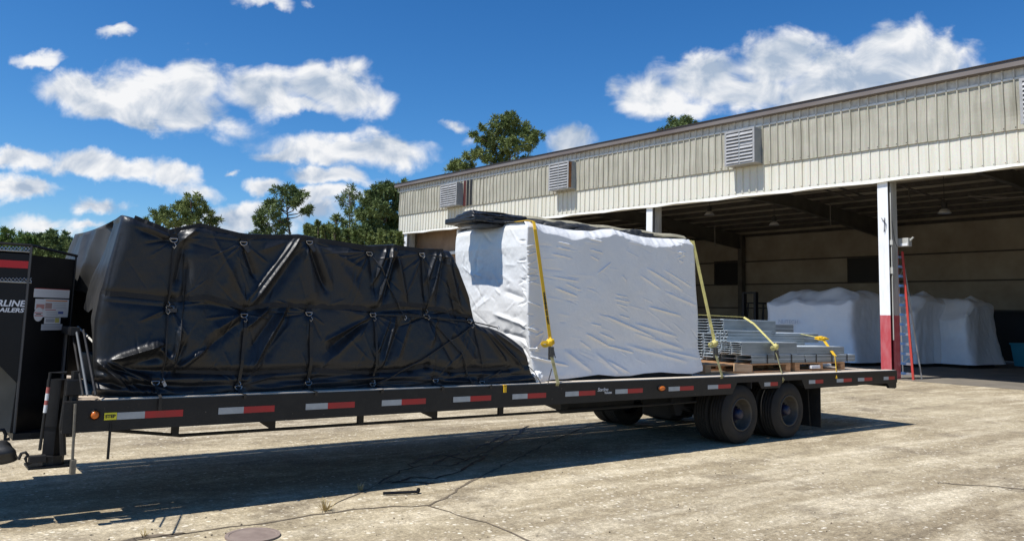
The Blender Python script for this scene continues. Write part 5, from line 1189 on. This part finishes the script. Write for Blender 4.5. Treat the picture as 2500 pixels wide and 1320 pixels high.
# folded black tarp lying along the top of the crate
TB = thing('tarp_bundle', 'folded black tarp lying in a long roll on top of the white wrapped crate', 'tarp bundle', (5.6, .7, 2.64))
def lump(p0, p1, ry, rz2, seed, n=150, k=48, endr=.5, sq=3.0, amp=.35):
    p0, p1 = np.array(p0), np.array(p1); u = np.linspace(0,1,n)[:,None]; th = np.linspace(0,2*math.pi,k,endpoint=False)[None,:]
    ax = (p1-p0); L_ = np.linalg.norm(ax); ax /= L_; sd = np.array([-ax[1], ax[0], 0]); sd /= np.linalg.norm(sd)
    e = np.clip(np.minimum(u, 1-u)/endr/ (1/L_)*1.0, 0, 1); e = np.sqrt(1-(1-np.clip(np.minimum(u,1-u)*L_/.06,0,1))**2)
    s_ = (np.abs(np.cos(th))**sq + np.abs(np.sin(th))**sq)**(-1/sq)
    nn = 1 + amp*fbm(u*L_*5+seed, th*1.4+seed, 4) + amp*.5*np.sin(th*5+u*L_*9)*vnoise(u*L_*4, th*0+seed)
    a_ = ry*np.cos(th)*s_*e*nn; b_ = rz2*np.sin(th)*s_*e*nn
    P_ = p0 + u[...,None]*(p1-p0) + a_[...,None]*sd + b_[...,None]*np.array([0,0,1]); return P_
fx_ = float(np.interp(2.3, lz, lx)); sA, sB = onx(1145,690,fx_), onx(1220,680,fx_); HX0 = fx_-.37; HYC = (sA.y+sB.y)/2+.02; HYW = (sA.y-sB.y)/2
print('head', fx_, HX0, HYC, HYW)
for k_, (dx_, zc_, hw_, hh_, sd_) in enumerate(((.05,2.668,.93,.035,2),(.0,2.715,1.0,.042,5),(.04,2.765,.86,.040,8),(.12,2.805,.55,.034,12))):
    grid_mesh('fold_layer', lump((HX0+dx_,HYC+.02*k_,zc_), (4.95,HYC-.12,zc_-.01*k_), HYW*hw_, hh_, sd_, 170, 90, sq=(5.0, 14.0, 5.0, 5.0)[k_], amp=(.3,.16,.3,.3)[k_]), vinyl, TB, close=True)
m = MB(); m.box((HX0-.005,HYC-HYW-.01,2.672), (4.9,HYC+HYW,2.742), vinyl, bev=.02); m.build('fold_layer', TB)
grid_mesh('rolled_body', lump((4.55,HYC-.12,2.72), (7.22,.50,2.655), .13, .075, 9, 300, 40, amp=.45), vinyl_dusty, TB, close=True)
grid_mesh('rolled_body', lump((5.1,HYC-.3,2.68), (6.6,.55,2.665), .10, .075, 15, 160, 36, amp=.8), vinyl_dusty, TB, close=True)
pts = []
for i in range(40):
    f = i/39; pts.append(Vector((HX0+.35,HYC-.05,2.815)).lerp(Vector((7.25,.36,2.70)), f) + Vector((0, 0, .008*math.sin(i*.9))))
m = MB(); m.band(pts, .035, (0,-.55,.83), mat('tan_edge_strip', (.34,.31,.22), .8, col2=(.22,.20,.14), nscale=9), .02); m.build('tan_edge_strip', TB)  # tan colour stands for the sunlit top edge of the roll

# ------------------------------------------------------------------ yellow straps
def strap(label, segs, ratchet, loop=None, over=None, knotm=None):
    t = thing('ratchet_strap', label, 'strap', tuple(segs[0][0][0]), 'yellow cargo straps')
    for pts, wd, mtl, nor in segs:
        pp = []
        for a_, c_ in zip(pts[:-1], pts[1:]):
            for k in range(8): pp.append(Vector(a_).lerp(Vector(c_), k/8))
        pp.append(Vector(pts[-1])); m = MB(); m.band(pp, wd, nor, mtl, .005); m.build('webbing', t)
    if ratchet is not None:
        c_, km = ratchet
        bm = bmesh.new(); bmesh.ops.create_icosphere(bm, subdivisions=3, radius=1)
        for v in bm.verts: v.co = Vector((v.co.x*.05, v.co.y*.035, v.co.z*.045))*(1+mnoise.noise(v.co*2.2)*.5) + c_
        me = bpy.data.meshes.new('knot'); bm.to_mesh(me); bm.free(); me.materials.append(km); o = bpy.data.objects.new('knot', me); COL.objects.link(o); o.parent = t; o.matrix_parent_inverse = Matrix.Translation(-t.location)
        me.polygons.foreach_set('use_smooth', [True]*len(me.polygons))
        m = MB(); r_ = []
        for k in range(13): a_ = k*math.pi/6; r_.append(c_ + Vector((-.085+math.cos(a_)*.05, -.01, -.02+math.sin(a_)*.022)))
        m.band(r_, .016, (0,-1,.3), km, .004); m.build('loop', t)
        m = MB(); m.box(c_+Vector((-.025,-.03,-.19)), c_+Vector((.03,.01,-.05)), mat('ratchet_steel', (.09,.09,.085), .5, .6), bev=.005); m.tube([c_+Vector((-.035,-.02,-.13)), c_+Vector((.04,-.02,-.13))], .012, MATS['ratchet_steel'], 8)
        m.tube([c_+Vector((.03,-.01,-.06)), c_+Vector((.05,-.03,-.17))], .006, MATS['ratchet_steel'], 6); m.build('ratchet', t)
    return t
yf = .20
a_ = ony(1303,541,.30); b_ = ony(1306,560,.22); c_ = ony(1344,835,.14); d_ = ony(1362,935,-.01)
S1 = strap('bright yellow strap over the front end of the white crate, with black markings', [([Vector((a_.x,1.75,1.2)), Vector((a_.x,1.74,a_.z+.01)), Vector((a_.x,.40,a_.z+.02)), a_], .022, yellow, (0,0,1)), ([a_, b_, c_], .023, yellow, (0,-1,.1)), ([c_-Vector((0,0,.1)), d_, d_-Vector((0,-.03,.06))], .022, strap_grimy, (0,-1,.1))], (c_, yellow))
bc = b_; vdir = (c_-b_).normalized(); pst = b_.lerp(c_, .56)+Vector((0,-.008,0))
text_mesh('WARNING DO NOT', .034, text_black, tuple(pst + vdir.cross(Vector((0,1,0)))*-.0 + Vector((-.013,0,0))), tuple(vdir), tuple(Vector((0,-1,0)).cross(vdir)), 'printed_marks', S1, bold=.002, wide=1.15)
m = MB(); pts = [ony(1347,900,.1), ony(1340,925,.02), ony(1337,938,-.01)]; m.tube(pts, .006, rubber, 6); m.build('bungee_end', S1)
a_ = ony(1691,588,.30); c_ = ony(1745,838,.14); d_ = ony(1763,919,-.01)
strap('pale yellow strap at the rear end of the white crate', [([Vector((a_.x,1.75,1.3)), Vector((a_.x,1.74,a_.z+.01)), a_], .022, yellow_old, (0,0,1)), ([a_, c_], .022, yellow_old, (-.3,-1,.1)), ([c_-Vector((0,0,.1)), d_, d_-Vector((0,-.03,.05))], .022, strap_grimy, (0,-1,.1))], (c_, yellow_old))
a0_ = ony(1700,768,1.5); a_ = ony(1815,774,.9); c_ = ony(1894,846,.36); d_ = ony(1913,925,-.01)
strap('pale yellow strap over the tallest galvanised stack', [([a0_, a_], .024, yellow_old, (0,0,1)), ([a_, ony(1840,790,.75), c_], .020, yellow_old, (-.2,-1,.3)), ([c_-Vector((0,0,.08)), d_, d_-Vector((0,-.03,.05))], .022, strap_grimy, (0,-1,.1))], (c_, yellow_old))
a_ = ony(1955,815,1.0); c_ = ony(2008,826,.7); e_ = ony(2038,868,.36); d_ = ony(2043,920,-.01)
S4 = strap('bright yellow strap over the low rear galvanised stack', [([a_, c_], .02, yellow_old, (0,-.3,1)), ([c_, e_], .034, yellow, (-.3,-1,.4)), ([e_, ony(2041,895,.15), d_, d_-Vector((0,-.03,.05))], .020, yellow, (0,-1,.1))], None)
bm = bmesh.new(); bmesh.ops.create_icosphere(bm, subdivisions=3, radius=1)
for v in bm.verts: v.co = Vector((v.co.x*.16, v.co.y*.05, v.co.z*.035))*(1+mnoise.noise(v.co*2.5)*.6) + c_+Vector((-.02,0,.0))
me = bpy.data.meshes.new('knot'); bm.to_mesh(me); bm.free(); me.materials.append(yellow); o = bpy.data.objects.new('knot', me); COL.objects.link(o); o.parent = S4; o.matrix_parent_inverse = Matrix.Translation(-S4.location)
p = ony(1232, 949, 0); m = MB(); m.box((p.x-.018,-.012,p.z-.035), (p.x+.018,-.001,p.z+.04), yellow, bev=.003); m.box((p.x-.02,-.012,p.z+.03), (p.x+.02,.04,p.z+.042), yellow); tag(m.build('strap_end'), 'short yellow strap end hanging over the trailer rail below the tarp tail', 'strap')

# ------------------------------------------------------------------ pallets of galvanised steel
def pallet(x0, x1, y0, y1, z0, label, loc, paint=None):
    t = thing('pallet', label, 'pallet', loc, 'wooden pallets on the rear deck')
    h = .125; 
    for yy_ in (y0, (y0+y1)/2-.045, y1-.09):
        for xx in (x0, (x0+x1)/2-.06, x1-.12): m = MB(); m.box((xx,yy_,z0+.022), (xx+.12,yy_+.09,z0+h-.022), wood, bev=.003); m.build('block', t)
    n = 7
    for i in range(n):
        yy_ = y0 + (y1-y0-.09)*i/(n-1); m = MB(); m.box((x0,yy_,z0+h-.020), (x1,yy_+.09,z0+h), wood); m.build('top_board', t)
    for yy_ in (y0, (y0+y1)/2-.045, y1-.09): m = MB(); m.box((x0,yy_,z0), (x1,yy_+.09,z0+.020), wood); m.build('bottom_board', t)
    return t
yp0 = .42
def qx(px, y=yp0): return ony(px, 870, y).x
PL1 = (qx(1722), qx(1930)); PL2 = (qx(1968), qx(2062))
pallet(PL1[0], PL1[1], yp0, 1.45, DZ+.004, 'wooden pallet under the tallest galvanised stack, next to the white crate', (PL1[0], yp0, DZ))
pallet(PL1[1]+.12, min(PL2[1], LX-.6), yp0, 1.45, DZ+.004, 'wooden pallet nearest the rear end of the trailer', (PL2[0], yp0, DZ))
m = MB(); xx = qx(1790); m.box((xx,yp0-.02,DZ+.02), (qx(1833),yp0-.001,DZ+.13), mat('lit_block_wood', (.58,.40,.24), .7, col2=(.46,.30,.17), nscale=6, stretch=(.6,6,6)), Matrix.Rotation(.06,3,'Y')); tag(m.build('lit_block'), 'pale block at the front pallet, its sunlight put into the colour', 'board')  # pale wood colour holds the sunlight on this block
def bundle(x0, x1, y0, y1, z0, z1, label, nested=6, layers=0, face=False, grp='bundles of galvanised steel sections', straps=0):
    t = thing('steel_bundle', label, 'steel bundle', ((x0+x1)/2, y0, z0), grp); r_ = random.Random(int(x0*100))
    if layers:
        dz_ = (z1-z0)/layers; nyc = 3; wy_ = (y1-y0)/nyc
        for i in range(layers):
            m = MB(); zA = z0+i*dz_
            for j in range(nyc):
                ya = y0+j*wy_; xo = x0 + r_.uniform(-.015,.02)
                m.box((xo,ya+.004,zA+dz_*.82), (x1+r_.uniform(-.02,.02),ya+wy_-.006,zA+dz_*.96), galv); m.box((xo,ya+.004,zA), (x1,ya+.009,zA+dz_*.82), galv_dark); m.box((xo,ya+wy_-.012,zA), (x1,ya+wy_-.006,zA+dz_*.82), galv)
                m.box((xo,ya+.010,zA), (x1,ya+.035,zA+dz_*.14), galv)
            m.build('channel', t)
    else:
        wy_ = (y1-y0)/nested
        for j in range(nested):
            ya = y0+j*wy_; xo = x0 + r_.uniform(-.01,.02); m = MB()
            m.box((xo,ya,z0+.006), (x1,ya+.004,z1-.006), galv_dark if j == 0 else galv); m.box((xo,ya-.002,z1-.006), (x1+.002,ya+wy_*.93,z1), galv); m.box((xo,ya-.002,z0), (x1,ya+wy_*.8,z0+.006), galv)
            m.box((xo-.002,ya+wy_*.86,z1-.035), (x1,ya+wy_*.9,z1-.006), galv); m.build('channel', t)
    if face:
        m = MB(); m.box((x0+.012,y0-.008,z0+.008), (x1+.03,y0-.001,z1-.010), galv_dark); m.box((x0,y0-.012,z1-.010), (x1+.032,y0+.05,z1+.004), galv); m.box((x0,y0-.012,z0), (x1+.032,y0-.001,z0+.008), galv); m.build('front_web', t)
    for k in range(straps):
        xx = x0+(x1-x0)*(k+.6)/(straps+.2); m = MB(); m.box((xx,y0-.008,z0-.01), (xx+.018,y0-.003,z1+.006), rubber); m.box((xx,y0-.008,z1+.003), (xx+.018,y1,z1+.008), rubber); m.build('banding', t)
    return t
zA = DZ+.135
def zq(px, py, y): return ony(px, py, y).z
bundle(qx(1835), qx(1965), yp0, 1.25, zA, zA+.115, 'flat strapped galvanised bundle lowest on the front pallet', layers=2, straps=2)
bundle(qx(1968), qx(2088), yp0, 1.25, zA, zA+.110, 'flat strapped galvanised bundle lowest on the rear pallet', layers=2, straps=3)
bundle(qx(1813), qx(1946), yp0+.03, 1.0, zA+.120, zA+.30, 'deep galvanised channels with a flat dark web, in the middle of the front stack', layers=6, face=True)
bundle(qx(1948), qx(2066), yp0+.03, 1.1, zA+.118, zA+.235, 'low pile of thin galvanised channels at the rear end', layers=4)
xT0 = ony(1765,800,.95).x; xT1 = ony(1890,800,.95).x
bundle(xT0, xT1, .95, 1.75, zq(1800,813,.95), zq(1800,780,.95), 'topmost galvanised channels of the tallest stack', layers=5, face=True)
bundle(xT0-.05, xT1+.9, .98, 1.9, zA+.02, zq(1800,815,.95), 'tall pile of thin galvanised channels behind the front stack', layers=9)
bundle(qx(1772,.75), qx(1880,.75), .72, .93, zA+.125, zq(1800,806,.75), 'narrow ladder like pile of channel ends in the front stack', layers=7)
bundle(ony(1712,800,1.95).x, ony(1712,800,1.95).x+2.6, 1.92, 2.5, zA-.1, zq(1740,786,1.95), 'far side pile of galvanised channels seen by the white crate', layers=9)
bundle(xT1+.1, xT1+1.35, 1.0, 1.7, zq(1900,835,1.0), zq(1900,812,1.0), 'thin galvanised sheets lying behind the rear strap', layers=2)
m = MB(); m.box((qx(1968)+.1,yp0-.03,zA-.1), (qx(1990)+.1,yp0+.02,zA-.05), sticker_white, bev=.01); tag(m.build('white_offcut'), 'small white plastic offcut stuck in the side of the rear pallet', 'plastic offcut')
m = MB(); m.box((LX-.75,.95,DZ+.01), (LX-.35,1.4,DZ+.06), wrap, bev=.02); tag(m.build('white_offcut'), 'white plastic sheet offcut lying on the deck behind the rear pallet', 'plastic offcut')
